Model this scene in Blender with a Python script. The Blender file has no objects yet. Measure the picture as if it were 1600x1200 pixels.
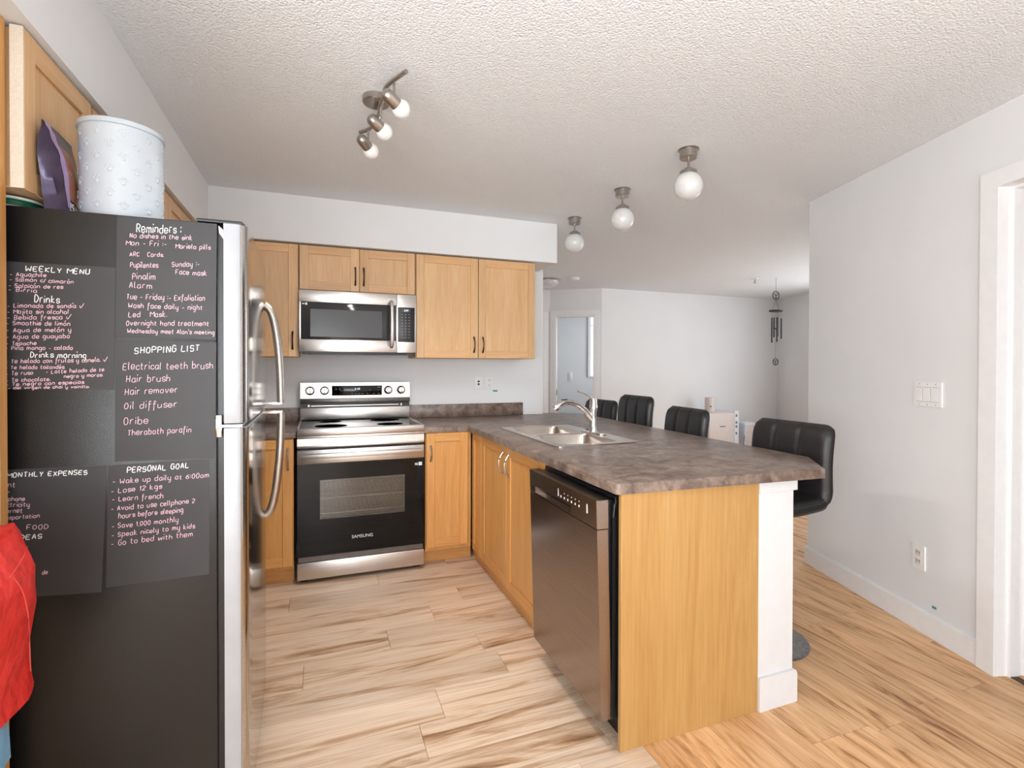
import bpy, bmesh, math, random
import numpy as np
from mathutils import Vector, Matrix
random.seed(7)
SC = bpy.context.scene
COL = SC.collection

# ------------------------------------------------------------------ camera
F_PX, YAW, PITCH, CAM_H, ROLL, PCX, PCY = 802.64, .3635, .0089, 1.313, -.0021, 804.42, 582.0
fw = Vector((math.sin(YAW)*math.cos(PITCH), math.cos(YAW)*math.cos(PITCH), -math.sin(PITCH)))
rt = Vector((math.cos(YAW), -math.sin(YAW), 0)); up = rt.cross(fw)
cam_data = bpy.data.cameras.new('camera'); cam = bpy.data.objects.new('camera', cam_data); COL.objects.link(cam)
rt2 = rt*math.cos(ROLL) - up*math.sin(ROLL); up2 = up*math.cos(ROLL) + rt*math.sin(ROLL)
rt2 = rt*math.cos(-ROLL) + up*math.sin(-ROLL); up2 = -rt*math.sin(-ROLL) + up*math.cos(-ROLL)
cam.matrix_world = Matrix(((rt2.x, up2.x, -fw.x, 0), (rt2.y, up2.y, -fw.y, 0), (rt2.z, up2.z, -fw.z, CAM_H), (0, 0, 0, 1)))
cam_data.sensor_width = 36; cam_data.sensor_fit = 'HORIZONTAL'; cam_data.lens = F_PX*36/1600
cam_data.shift_x = -(PCX-800)/1600; cam_data.shift_y = -(600-PCY)/1600
cam_data.clip_start = .05
SC.camera = cam

# ------------------------------------------------------------------ world, light, exposure
w = bpy.data.worlds.new('daylight'); SC.world = w; w.use_nodes = True
w.node_tree.nodes['Background'].inputs[0].default_value = (.85, .92, 1, 1)
w.node_tree.nodes['Background'].inputs[1].default_value = 1.0
def area(name, loc, direction, sx, sy, energy, color=(1, 1, 1)):
    l = bpy.data.lights.new(name, 'AREA'); l.shape = 'RECTANGLE'; l.size = sx; l.size_y = sy; l.energy = energy; l.color = color
    o = bpy.data.objects.new(name, l); COL.objects.link(o); o.location = loc
    o.rotation_euler = Vector(direction).to_track_quat('-Z', 'Y').to_euler(); return o
area('rear_fill_light', (-1.0, -4.85, 1.4), (.1, 1, .05), 3.0, 1.8, 118, (.88, .95, 1))  # added fill at the invented window behind the viewer
area('living_window_daylight', (6.02, 3.75, 1.35), (-.955, .296, .1), 2.2, 1.8, 23, (.90, .96, 1))
area('bedroom_fill_light', (5.6, 7.6, 1.5), (-1, 0, 0), 1.4, 1.4, 12, (.9, .96, 1))  # unseen fill added inside the bedroom, which would be dark without it
area('upward_fill_light', (-1.6, -1.0, 1.2), (.8, .3, 1), 1.6, 1.2, 75, (.88, .95, 1))  # unseen fill added behind the viewer to brighten ceiling and room
area('upward_fill_light', (.1, -.15, .95), (.22, .25, 1), .9, .7, 18, (.88, .95, 1))  # second added fill, aimed up from below the camera
SC.view_settings.view_transform = 'Standard'; SC.view_settings.look = 'None'
SC.view_settings.gamma = 1; SC.view_settings.use_curve_mapping = False
SC.view_settings.exposure = 0.27

# ------------------------------------------------------------------ placing helper: point of a real plane seen at a measured spot
def P(u, v, ax, val):
    a, b = u-PCX, v-PCY; c, s = math.cos(ROLL), math.sin(ROLL); a, b = c*a+s*b, -s*a+c*b
    d = fw + rt*(a/F_PX) - up*(b/F_PX); C = Vector((0, 0, CAM_H))
    return C + d*((val-C[ax])/d[ax])

# ------------------------------------------------------------------ materials
def lin(c):
    return tuple(((x/255)/12.92 if x/255 <= .04045 else ((x/255+.055)/1.055)**2.4) for x in c) + (1,)
def nt(name):
    m = bpy.data.materials.new(name); m.use_nodes = True; t = m.node_tree
    return m, t, t.nodes['Principled BSDF']
def N(t, typ, **kw):
    n = t.nodes.new(typ)
    for k, v in kw.items():
        if k in n.inputs: n.inputs[k].default_value = v
        else: setattr(n, k, v)
    return n
def coords(t, scale=(1, 1, 1), rand=True, world=False):
    if world:
        src = N(t, 'ShaderNodeNewGeometry').outputs['Position']
    else:
        src = N(t, 'ShaderNodeTexCoord').outputs['Object']
    mp = N(t, 'ShaderNodeMapping'); mp.inputs['Scale'].default_value = scale
    if rand:
        oi = N(t, 'ShaderNodeObjectInfo'); mu = N(t, 'ShaderNodeMath', operation='MULTIPLY'); mu.inputs[1].default_value = 37.0
        t.links.new(oi.outputs['Random'], mu.inputs[0]); ad = N(t, 'ShaderNodeVectorMath', operation='ADD')
        t.links.new(src, ad.inputs[0]); t.links.new(mu.outputs[0], ad.inputs[1]); src = ad.outputs[0]
    t.links.new(src, mp.inputs['Vector']); return mp.outputs[0]
def ramp(t, fac, stops):
    r = N(t, 'ShaderNodeValToRGB'); e = r.color_ramp.elements
    while len(e) < len(stops): e.new(.5)
    for el, (p, c) in zip(e, stops): el.position = p; el.color = c
    t.links.new(fac, r.inputs[0]); return r.outputs[0]
def bump(t, b, h, strength, dist):
    n = N(t, 'ShaderNodeBump', Strength=strength, Distance=dist); t.links.new(h, n.inputs['Height']); t.links.new(n.outputs[0], b.inputs['Normal'])
def mat_plain(name, rgb, rough=.5, metal=0, spec=.5, coat=0, noise=0, nscale=20, bumps=0, bscale=200, emit=0, bdist=.002):
    m, t, b = nt(name); b.inputs['Base Color'].default_value = lin(rgb); b.inputs['Roughness'].default_value = rough
    b.inputs['Metallic'].default_value = metal; b.inputs['Specular IOR Level'].default_value = spec; b.inputs['Coat Weight'].default_value = coat
    if noise:
        v = coords(t); n = N(t, 'ShaderNodeTexNoise', Scale=nscale, Detail=4.0); t.links.new(v, n.inputs['Vector'])
        lo = tuple(max(0, x-noise) for x in rgb); hi = tuple(min(255, x+noise) for x in rgb)
        t.links.new(ramp(t, n.outputs[0], [(.3, lin(lo)), (.7, lin(hi))]), b.inputs['Base Color'])
    if bumps:
        v = coords(t, rand=False); n = N(t, 'ShaderNodeTexNoise', Scale=bscale, Detail=3.0); t.links.new(v, n.inputs['Vector'])
        bump(t, b, n.outputs[0], bumps, bdist)
    if emit:
        b.inputs['Emission Color'].default_value = lin(rgb); b.inputs['Emission Strength'].default_value = emit
    return m
def mat_wood(name, c0, c1, c2, axis=2, rough=.38, fine=1.0, knots=False):
    m, t, b = nt(name); sc = [9.0, 9.0, 9.0]; sc[axis] = .9
    v = coords(t, tuple(sc)); n = N(t, 'ShaderNodeTexNoise', Scale=.8*fine, Detail=8.0, Roughness=.7, Distortion=2.5); t.links.new(v, n.inputs['Vector'])
    col = ramp(t, n.outputs[0], [(.28, lin(c0)), (.5, lin(c1)), (.72, lin(c2))])
    sc2 = [150.0]*3; sc2[axis] = 5.0
    v2 = coords(t, tuple(sc2)); n2 = N(t, 'ShaderNodeTexNoise', Scale=1.0, Detail=2.0); t.links.new(v2, n2.inputs['Vector'])
    g = ramp(t, n2.outputs[0], [(.3, (.86, .84, .80, 1)), (.6, (1, 1, 1, 1))])
    mx = N(t, 'ShaderNodeMix', data_type='RGBA', blend_type='MULTIPLY'); mx.inputs[0].default_value = .8
    t.links.new(col, mx.inputs[6]); t.links.new(g, mx.inputs[7])
    oi = N(t, 'ShaderNodeObjectInfo'); mr = N(t, 'ShaderNodeMapRange'); mr.inputs[3].default_value = .93; mr.inputs[4].default_value = 1.05
    t.links.new(oi.outputs['Random'], mr.inputs[0])
    hs = N(t, 'ShaderNodeHueSaturation'); t.links.new(mr.outputs[0], hs.inputs['Value']); t.links.new(mx.outputs[2], hs.inputs['Color'])
    t.links.new(hs.outputs[0], b.inputs['Base Color']); b.inputs['Roughness'].default_value = rough
    bump(t, b, n2.outputs[0], .05, .001)
    return m
def mat_plank(name, stops, axis, rough, vary=.13, gscale=1.0):
    m, t, b = nt(name); sc = [7.5, 7.5, 7.5]; sc[axis] = .85; sc = [s*gscale for s in sc]
    v = coords(t, tuple(sc)); n = N(t, 'ShaderNodeTexNoise', Scale=1.3, Detail=7.0, Roughness=.62, Distortion=1.6); t.links.new(v, n.inputs['Vector'])
    col = ramp(t, n.outputs[0], stops)
    sc2 = [110.0]*3; sc2[axis] = 3.0
    v2 = coords(t, tuple(sc2)); n2 = N(t, 'ShaderNodeTexNoise', Scale=1.0, Detail=3.0, Distortion=.4); t.links.new(v2, n2.inputs['Vector'])
    g = ramp(t, n2.outputs[0], [(.32, (.74, .70, .66, 1)), (.58, (1, 1, 1, 1))])
    mx = N(t, 'ShaderNodeMix', data_type='RGBA', blend_type='MULTIPLY'); mx.inputs[0].default_value = .7
    t.links.new(col, mx.inputs[6]); t.links.new(g, mx.inputs[7])
    oi = N(t, 'ShaderNodeObjectInfo'); mr = N(t, 'ShaderNodeMapRange'); mr.inputs[3].default_value = 1-vary; mr.inputs[4].default_value = 1+vary*.5
    t.links.new(oi.outputs['Random'], mr.inputs[0])
    hs = N(t, 'ShaderNodeHueSaturation'); t.links.new(mr.outputs[0], hs.inputs['Value']); t.links.new(mx.outputs[2], hs.inputs['Color'])
    t.links.new(hs.outputs[0], b.inputs['Base Color']); b.inputs['Roughness'].default_value = rough
    bump(t, b, n2.outputs[0], .08, .001)
    return m
def mat_steel(name, rgb, rough, axis=0, var=8, aniso=.4):
    m, t, b = nt(name); sc = [400.0]*3; sc[axis] = 4.0
    v = coords(t, tuple(sc), rand=False); n = N(t, 'ShaderNodeTexNoise', Scale=1.0, Detail=2.0); t.links.new(v, n.inputs['Vector'])
    lo = tuple(x-var for x in rgb); hi = tuple(min(255, x+var) for x in rgb)
    t.links.new(ramp(t, n.outputs[0], [(.3, lin(lo)), (.7, lin(hi))]), b.inputs['Base Color'])
    b.inputs['Metallic'].default_value = 1; b.inputs['Roughness'].default_value = rough
    bump(t, b, n.outputs[0], .02, .0005)
    return m
def mat_wall(name, rgb, bs=.06):
    m, t, b = nt(name); v = coords(t, rand=False, world=True)
    n = N(t, 'ShaderNodeTexNoise', Scale=260.0, Detail=2.0); t.links.new(v, n.inputs['Vector'])
    n2 = N(t, 'ShaderNodeTexNoise', Scale=1.5, Detail=3.0); t.links.new(v, n2.inputs['Vector'])
    lo = tuple(x-3 for x in rgb); hi = tuple(min(255, x+3) for x in rgb)
    t.links.new(ramp(t, n2.outputs[0], [(.3, lin(lo)), (.7, lin(hi))]), b.inputs['Base Color'])
    b.inputs['Roughness'].default_value = .75; bump(t, b, n.outputs[0], bs, .001); return m

M = {}
M['wall'] = mat_wall('wall_paint', (235, 235, 236))
M['post'] = mat_plain('trim_paint_dimmed', (220, 220, 221), .45, noise=2)  # same white paint as the trim, darkened to offset strong light on the post
M['trim'] = mat_plain('trim_paint', (243, 242, 242), .35, noise=2)
# stippled ceiling
m, t, b = nt('stippled_ceiling'); v = coords(t, rand=False, world=True)
n = N(t, 'ShaderNodeTexNoise', Scale=150.0, Detail=3.0, Roughness=.6); t.links.new(v, n.inputs['Vector'])
n2 = N(t, 'ShaderNodeTexVoronoi', Scale=130.0); t.links.new(v, n2.inputs['Vector'])
ad = N(t, 'ShaderNodeMath', operation='SUBTRACT'); t.links.new(n.outputs[0], ad.inputs[0]); t.links.new(n2.outputs['Distance'], ad.inputs[1])
b.inputs['Base Color'].default_value = lin((238, 241, 244)); b.inputs['Roughness'].default_value = .9
bump(t, b, ad.outputs[0], .8, .004); M['ceiling'] = m
M['maple'] = mat_wood('maple_wood', (218, 170, 120), (227, 183, 134), (235, 196, 149), 2)
M['maple_x'] = mat_wood('maple_wood_across', (218, 168, 118), (226, 179, 129), (233, 190, 142), 0)
M['maple_y'] = mat_wood('maple_wood_along', (218, 168, 118), (226, 179, 129), (233, 190, 142), 1)
M['panelwood'] = mat_wood('honey_maple_dimmed', (178, 133, 76), (186, 143, 85), (193, 153, 97), 2)  # honey maple, colour darkened to make up for strong light on this panel
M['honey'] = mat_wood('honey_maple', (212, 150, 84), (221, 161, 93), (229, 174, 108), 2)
M['honey_x'] = mat_wood('honey_maple_across', (212, 150, 84), (221, 161, 93), (229, 174, 108), 0)
M['honey_y'] = mat_wood('honey_maple_along', (210, 146, 78), (218, 156, 88), (226, 168, 102), 1)
M['edge'] = mat_plain('pale_edge_banding', (226, 216, 200), .5, noise=6, nscale=200)
M['pale'] = mat_wood('pale_wood', (214, 188, 148), (228, 206, 170), (236, 218, 186), 2)
M['plank_k'] = mat_plank('greige_plank', [(.30, lin((140, 100, 70))), (.39, lin((200, 162, 128))), (.49, lin((236, 207, 179))), (.72, lin((246, 226, 204)))], 0, .36)
M['plank_d'] = mat_plank('oak_plank', [(.33, lin((160, 104, 62))), (.42, lin((220, 168, 116))), (.55, lin((246, 197, 146))), (.78, lin((250, 210, 164)))], 1, .4, gscale=1.6)
M['joint'] = mat_plain('plank_joint', (92, 70, 52), .8, noise=6)
# laminate worktop
m, t, b = nt('brown_laminate'); v = coords(t, rand=False)
n = N(t, 'ShaderNodeTexNoise', Scale=13.0, Detail=10.0, Roughness=.72, Distortion=.4); t.links.new(v, n.inputs['Vector'])
t.links.new(ramp(t, n.outputs[0], [(.3, lin((66, 52, 45))), (.44, lin((104, 87, 77))), (.57, lin((134, 115, 103))), (.73, lin((168, 148, 130)))]), b.inputs['Base Color'])
b.inputs['Roughness'].default_value = .33; M['laminate'] = m
M['steel'] = mat_steel('brushed_steel', (214, 209, 205), .33, 0)
M['steel_v'] = mat_steel('brushed_steel_door', (188, 184, 180), .13, 1)
M['steel_side'] = mat_plain('grey_door_side', (176, 178, 182), .45, .2, noise=3)
M['steel_dw'] = mat_steel('dishwasher_steel', (158, 146, 138), .27, 1)
M['steel_dark'] = mat_plain('dark_steel', (110, 106, 103), .35, 1, noise=5)
M['nickel'] = mat_plain('brushed_nickel', (176, 170, 164), .28, 1, noise=6, nscale=80)
M['chrome'] = mat_plain('chrome', (225, 222, 220), .07, 1)
M['sink'] = mat_steel('sink_steel', (206, 198, 190), .24, 1)
M['bronze'] = mat_plain('dark_bronze', (96, 80, 66), .3, 1, noise=6)
M['black'] = mat_plain('black_plastic', (22, 22, 23), .35, noise=3)
M['blackgloss'] = mat_plain('black_glass', (10, 9, 9), .05, 0, .25, 0)
M['blackpebble'] = mat_plain('black_pebbled_steel', (24, 23, 23), .28, 0, .5, 0, bumps=.35, bscale=420, bdist=.0015)
M['sheet'] = mat_plain('chalkboard_vinyl', (52, 51, 53), .55, noise=3, nscale=6)
M['chalk_w'] = mat_plain('white_marker', (238, 238, 238), .7)
M['chalk_p'] = mat_plain('pink_marker', (240, 200, 212), .7)
M['white'] = mat_plain('white_plastic', (244, 243, 241), .35, noise=2)
M['whitebin'] = mat_plain('white_enamel', (186, 193, 200), .42, noise=2)
M['greyglass'] = mat_plain('smoked_glass', (58, 58, 60), .08, 0, .4, 0)
M['greyglass2'] = mat_plain('smoked_glass_inner', (84, 85, 87), .18, 0, .3)
M['leather'] = mat_plain('black_leatherette', (30, 29, 30), .42, 0, .5, noise=4, bumps=.12, bscale=300)
M['leather_seam'] = mat_plain('black_piping', (60, 58, 58), .3)
M['stoolbase'] = mat_plain('worn_chrome_base', (150, 150, 150), .35, 1, noise=20, nscale=60)
M['opal'] = mat_plain('opal_glass', (216, 216, 213), .12, 0, .5, .3, emit=.02)
M['bulb'] = mat_plain('frosted_bulb', (226, 224, 220), .3, 0, .5, 0, emit=.12)
M['purple'] = mat_plain('purple_foil', (70, 62, 88), .22, .35, noise=10, nscale=25, bumps=.3, bscale=40, bdist=.004)
M['lilac'] = mat_plain('lilac_print', (178, 150, 196), .35, noise=5, nscale=30)
M['picture'] = None
m, t, b = nt('printed_photo'); v = coords(t, rand=False)
n = N(t, 'ShaderNodeTexNoise', Scale=22.0, Detail=3.0, Distortion=1.0); t.links.new(v, n.inputs['Vector'])
t.links.new(ramp(t, n.outputs[0], [(.30, lin((60, 48, 60))), (.42, lin((190, 96, 52))), (.55, lin((150, 110, 88))), (.7, lin((214, 178, 140)))]), b.inputs['Base Color'])
b.inputs['Roughness'].default_value = .3; M['picture'] = m
M['green'] = mat_plain('green_lid', (30, 110, 80), .35)
M['red'] = mat_plain('red_nylon', (214, 40, 32), .5, noise=14, nscale=9, bumps=.8, bscale=14, bdist=.03)
M['redseam'] = mat_plain('red_seam', (232, 96, 86), .6)
M['blue'] = mat_plain('light_blue_cloth', (120, 170, 205), .6, noise=14, nscale=14, bumps=.4, bscale=25, bdist=.01)
M['dark'] = mat_plain('dark_metal', (44, 44, 46), .6, .1, noise=4)
M['ac'] = mat_plain('warm_white_plastic', (222, 212, 208), .45, noise=2)
M['ac_side'] = mat_plain('cool_white_plastic', (226, 230, 238), .45, noise=2)
M['sticker'] = mat_plain('teal_sticker', (84, 150, 150), .5, noise=10, nscale=300)
M['rack'] = mat_plain('oven_rack_chrome', (215, 210, 200), .2, 1)
M['cavity'] = mat_plain('oven_enamel', (196, 172, 140), .4, noise=12, nscale=60)
M['display'] = mat_plain('lit_display', (190, 215, 240), .4, emit=1.2)
M['grey_btn'] = mat_plain('grey_print', (120, 120, 122), .5)
M['winlight'] = mat_plain('bright_window_pane', (236, 240, 245), .3, emit=.9)
# oven window glass: clear tinted sheet
m, t, b = nt('oven_window_glass'); tr = N(t, 'ShaderNodeBsdfTransparent'); tr.inputs[0].default_value = (.72, .70, .66, 1)
gl = N(t, 'ShaderNodeBsdfGlossy', Roughness=.03); gl.inputs[0].default_value = (.9, .9, .9, 1)
fr = N(t, 'ShaderNodeFresnel', IOR=1.75); mx = N(t, 'ShaderNodeMixShader')
t.links.new(fr.outputs[0], mx.inputs[0]); t.links.new(tr.outputs[0], mx.inputs[1]); t.links.new(gl.outputs[0], mx.inputs[2])
t.links.new(mx.outputs[0], t.nodes['Material Output'].inputs[0]); M['ovenglass'] = m
M['winglass'] = M['winlight']

# ------------------------------------------------------------------ mesh builder
class MB:
    def __init__(s): s.bm = bmesh.new(); s.sm = False
    def box(s, x0, y0, z0, x1, y1, z1, bev=0, seg=2):
        x0, x1 = min(x0, x1), max(x0, x1); y0, y1 = min(y0, y1), max(y0, y1); z0, z1 = min(z0, z1), max(z0, z1)
        vs = [s.bm.verts.new(c) for c in ((x0,y0,z0),(x1,y0,z0),(x1,y1,z0),(x0,y1,z0),(x0,y0,z1),(x1,y0,z1),(x1,y1,z1),(x0,y1,z1))]
        fs = [s.bm.faces.new([vs[i] for i in f]) for f in ((3,2,1,0),(4,5,6,7),(0,1,5,4),(1,2,6,5),(2,3,7,6),(3,0,4,7))]
        if bev:
            es = list({e for f in fs for e in f.edges})
            bmesh.ops.bevel(s.bm, geom=es, offset=bev, segments=seg, affect='EDGES', profile=.5, clamp_overlap=True)
        return s
    def prism(s, pts, ax, a0, a1, bev=0):
        # pts: 2-D outline in the two other axes (order x,y / x,z / y,z), extruded along ax
        def mk(p, a):
            return {2: (p[0], p[1], a), 1: (p[0], a, p[1]), 0: (a, p[0], p[1])}[ax]
        A = [s.bm.verts.new(mk(p, a0)) for p in pts]; B = [s.bm.verts.new(mk(p, a1)) for p in pts]
        fs = [s.bm.faces.new(A[::-1]), s.bm.faces.new(B)]
        n = len(pts)
        for i in range(n): fs.append(s.bm.faces.new((A[i], A[(i+1) % n], B[(i+1) % n], B[i])))
        if bev:
            es = list({e for f in fs[:2] for e in f.edges})
            bmesh.ops.bevel(s.bm, geom=es, offset=bev, segments=2, affect='EDGES', profile=.5, clamp_overlap=True)
        bmesh.ops.recalc_face_normals(s.bm, faces=s.bm.faces[:]); return s
    def lathe(s, prof, c=(0, 0, 0), d=(0, 0, 1), seg=32):
        # prof: (radius, height) along direction d from c
        d = Vector(d).normalized(); q = d.to_track_quat('Z', 'Y'); c = Vector(c); rings = []
        for r, h in prof:
            if r < 1e-6: rings.append([s.bm.verts.new(c + q @ Vector((0, 0, h)))])
            else: rings.append([s.bm.verts.new(c + q @ Vector((r*math.cos(2*math.pi*i/seg), r*math.sin(2*math.pi*i/seg), h))) for i in range(seg)])
        for A, B in zip(rings, rings[1:]):
            for i in range(seg):
                j = (i+1) % seg
                if len(A) == 1 and len(B) == 1: continue
                if len(A) == 1: s.bm.faces.new((A[0], B[j], B[i]))
                elif len(B) == 1: s.bm.faces.new((A[i], A[j], B[0]))
                else: s.bm.faces.new((A[i], A[j], B[j], B[i]))
        if len(rings[0]) > 1: s.bm.faces.new(rings[0][::-1])
        if len(rings[-1]) > 1: s.bm.faces.new(rings[-1])
        bmesh.ops.recalc_face_normals(s.bm, faces=s.bm.faces[:]); return s
    def cyl(s, a, b_, r, r2=None, seg=16):
        a = Vector(a); b_ = Vector(b_); L = (b_-a).length; return s.lathe([(r, 0), (r if r2 is None else r2, L)], a, b_-a, seg)
    def sphere(s, c, r, seg=24, sc=(1, 1, 1), q=None):
        g = bmesh.ops.create_uvsphere(s.bm, u_segments=seg, v_segments=seg//2, radius=r)
        for v in g['verts']:
            p = Vector((v.co.x*sc[0], v.co.y*sc[1], v.co.z*sc[2])); v.co = (q @ p if q is not None else p) + Vector(c)
        return s
    def tube(s, pts, r, seg=10, flat=1.0, upv=(0, 0, 1)):
        pts = [Vector(p) for p in pts]; rs = r if isinstance(r, (list, tuple)) else [r]*len(pts); rings = []
        for i, p in enumerate(pts):
            t_ = (pts[min(i+1, len(pts)-1)]-pts[max(i-1, 0)]).normalized()
            u_ = Vector(upv)
            if abs(t_.dot(u_)) > .95: u_ = Vector((1, 0, 0)) if abs(t_.x) < .9 else Vector((0, 1, 0))
            x_ = t_.cross(u_).normalized(); y_ = x_.cross(t_).normalized()
            rings.append([s.bm.verts.new(p + x_*rs[i]*math.cos(2*math.pi*k/seg) + y_*rs[i]*flat*math.sin(2*math.pi*k/seg)) for k in range(seg)])
        for A, B in zip(rings, rings[1:]):
            for i in range(seg): s.bm.faces.new((A[i], A[(i+1) % seg], B[(i+1) % seg], B[i]))
        s.bm.faces.new(rings[0][::-1]); s.bm.faces.new(rings[-1])
        bmesh.ops.recalc_face_normals(s.bm, faces=s.bm.faces[:]); return s
    def xf(s, Mx):
        bmesh.ops.transform(s.bm, matrix=Mx, verts=s.bm.verts[:]); return s
def wloc(o):
    v = Vector((0, 0, 0))
    while o is not None: v += o.location; o = o.parent
    return v
def smooth_by_angle(me, ang=38):
    bm = bmesh.new(); bm.from_mesh(me); a = math.radians(ang)
    for f in bm.faces: f.smooth = True
    for e in bm.edges:
        if len(e.link_faces) == 2: e.smooth = e.calc_face_angle(0) < a
        else: e.smooth = False
    bm.to_mesh(me); bm.free()
def build(name, mb, mat, parent=None, smooth=True, origin=None):
    # geometry is given in room coordinates; the object's own origin goes to its parent's (or to its base)
    bm = mb.bm; off = wloc(parent) if parent else Vector(origin or (0, 0, 0))
    if parent is None and origin is None:
        xs = [v.co for v in bm.verts]; off = Vector(((min(c.x for c in xs)+max(c.x for c in xs))/2, (min(c.y for c in xs)+max(c.y for c in xs))/2, min(c.z for c in xs)))
    for v in bm.verts: v.co -= off
    me = bpy.data.meshes.new(name); bm.to_mesh(me); bm.free(); me.materials.append(mat)
    if smooth: smooth_by_angle(me)
    o = bpy.data.objects.new(name, me); COL.objects.link(o)
    if parent: o.parent = parent
    else: o.location = off
    return o
def empty(name, loc, label, cat, group=None):
    o = bpy.data.objects.new(name, None); o.empty_display_size = .05; COL.objects.link(o); o.location = loc
    return tag(o, label, cat, group)
def tag(o, label, cat, group=None):
    o['label'] = label; o['category'] = cat
    if group: o['group'] = group
    return o
def struct(name, mb, mat, parent=None, smooth=False, origin=None):
    o = build(name, mb, mat, parent, smooth, origin if origin is not None else (None if parent else (0, 0, 0)))
    if not parent: o['kind'] = 'structure'
    return o
def copy_tree(o, parent=None):
    c = o.copy(); COL.objects.link(c); c.parent = parent
    for ch in list(o.children): copy_tree(ch, c)
    return c
def box(x0, y0, z0, x1, y1, z1, bev=0, seg=2): return MB().box(x0, y0, z0, x1, y1, z1, bev, seg)

def split(o):
    '''one object per separate piece'''
    me = o.data; par = list(range(len(me.vertices)))
    def f(x):
        while par[x] != x: par[x] = par[par[x]]; x = par[x]
        return x
    for e in me.edges: par[f(e.vertices[0])] = f(e.vertices[1])
    roots = sorted({f(i) for i in range(len(par))}); out = []
    for r in roots[1:] + roots[:1]:
        bm = bmesh.new(); bm.from_mesh(me); bm.verts.ensure_lookup_table()
        bmesh.ops.delete(bm, geom=[v for v in bm.verts if f(v.index) != r], context='VERTS')
        if r == roots[0]: bm.to_mesh(me)
        else:
            m2 = bpy.data.meshes.new(o.name); m2.materials.append(me.materials[0]); bm.to_mesh(m2)
            c = o.copy(); c.data = m2; COL.objects.link(c); out.append(c)
        bm.free()
    return [o]+out
def stuff(o): o['kind'] = 'stuff'; return o
H = 2.432; YB = 4.009; ZC = .923
DR = Vector((.296, .955, 0)).normalized(); NR = Vector((.955, -.296, 0)).normalized(); CR = Vector((3.082, 2.533, 0))
def RW(s, z, off=0): return CR + DR*s + NR*off + Vector((0, 0, z))         # right-hand wall: along, up, into the wall
def slab(p, q, z0, z1, thick, side):                                        # upright slab between two floor points
    p = Vector((p[0], p[1], 0)); q = Vector((q[0], q[1], 0)); d = (q-p).normalized(); n_ = Vector((d.y, -d.x, 0))*side*thick
    return MB().prism([(p.x, p.y), (q.x, q.y), (q.x+n_.x, q.y+n_.y), (p.x+n_.x, p.y+n_.y)], 2, z0, z1)

# ================================================================== STRUCTURE
# floors: sub-floor slab with individually laid planks
fl = struct('floor', box(-1.1, -1.2, -.05, 1.05, 4.1, -.009), M['joint'])
def planks(parent, rows, mat, along_x):
    cache = {}
    for (a0, a1, segs) in rows:
        for (b0, b1) in segs:
            L = round(b1-b0, 3); Wd = round(a1-a0, 3)
            if L < .02: continue
            if (L, Wd) not in cache:
                g = .0007; bmx = MB()
                if along_x: bmx.box(-L/2+g, -Wd/2+g, -.009, L/2-g, Wd/2-g, 0, .0006, 1)
                else: bmx.box(-Wd/2+g, -L/2+g, -.009, Wd/2-g, L/2-g, 0, .0006, 1)
                me = bpy.data.meshes.new('plank'); bmx.bm.to_mesh(me); bmx.bm.free(); me.materials.append(mat); cache[(L, Wd)] = me
            o = bpy.data.objects.new('plank', cache[(L, Wd)]); COL.objects.link(o); o.parent = parent
            ca, cb = (a0+a1)/2, (b0+b1)/2
            o.location = (cb, ca, 0) if along_x else (ca, cb, 0)
seam = {-1: .44, 0: .766, 1: .717, 2: .311, 3: .563, 4: .763, 5: -.157, 6: .336}
rows = []
for k in range(-22, 11):
    y0 = 2.067+.186*k; y1 = y0+.186
    if y1 < -1.1 or y0 > 4.05: continue
    s0 = seam.get(k, random.uniform(-.6, .9)); s = s0-1.22*3; segs = []
    while s < 1.05:
        a, b_ = max(s, -1.05), min(s+1.22, 1.05)
        if b_-a > .01: segs.append((a, b_))
        s += 1.22
    if k == 1: segs = [(-1.05, -.066), (-.066, .717), (.717, 1.05)]
    rows.append((y0, y1, segs))
planks(fl, rows, M['plank_k'], True)
struct('floor', box(-3.1, -5.1, -.05, 1.05, -1.2, -.0005), M['plank_d'])
struct('floor', box(-3.1, -1.2, -.05, -1.1, .9, -.0005), M['plank_d'])
fl2 = struct('floor', box(1.05, -5.1, -.05, 7.4, 9.2, -.009), M['joint'])
fl2['label'] = 'oak plank floor of the dining and living side'
dse = {11: 1.926, 9: 1.908, 8: 1.304, 10: 1.298, 6: 1.26, 7: .75}
rows = []
for k in range(0, 36):
    x0 = 1.05+.14*k; x1 = x0+.14
    s0 = dse.get(k, random.uniform(0, 1.22)); s = s0-1.22*4; segs = []
    lo, hi = (-1.2, 7.4) if k < 16 else (1.8, 7.0)
    while s < hi:
        a, b_ = max(s, lo), min(s+1.22, hi)
        if b_-a > .02: segs.append((a, b_))
        s += 1.22
    rows.append((x0, x1, segs))
planks(fl2, rows, M['plank_d'], False)
# the strips past the 300 plank limit, in one piece
mb = MB()
for k in range(8):
    mb.box(6.09+.14*k+.0007, 2.0, -.009, 6.23+.14*k-.0007, 7.0, 0)
o = build('distant_planks', mb, M['plank_d'], fl2, False); o['kind'] = 'stuff'

struct('ceiling', box(-3.2, -5.2, H, 8.0, 9.3, H+.05), M['ceiling'])
struct('wall_left', box(-1.12, .9, 0, -1.0, 4.13, H), M['wall'])
struct('wall_back', box(-1.0, YB, 0, 1.78, YB+.12, H), M['wall'])
# bulkheads above the wall cabinets
struct('trim_1', MB().prism([(-1.0, .9), (-.64, .9), (-.64, 3.633), (-1.0, 3.633)], 2, 2.13, H), M['wall']).name = 'trim_1'
struct('trim_2', box(-1.0, 3.633, 2.13, 1.732, YB, H), M['wall'])
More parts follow.
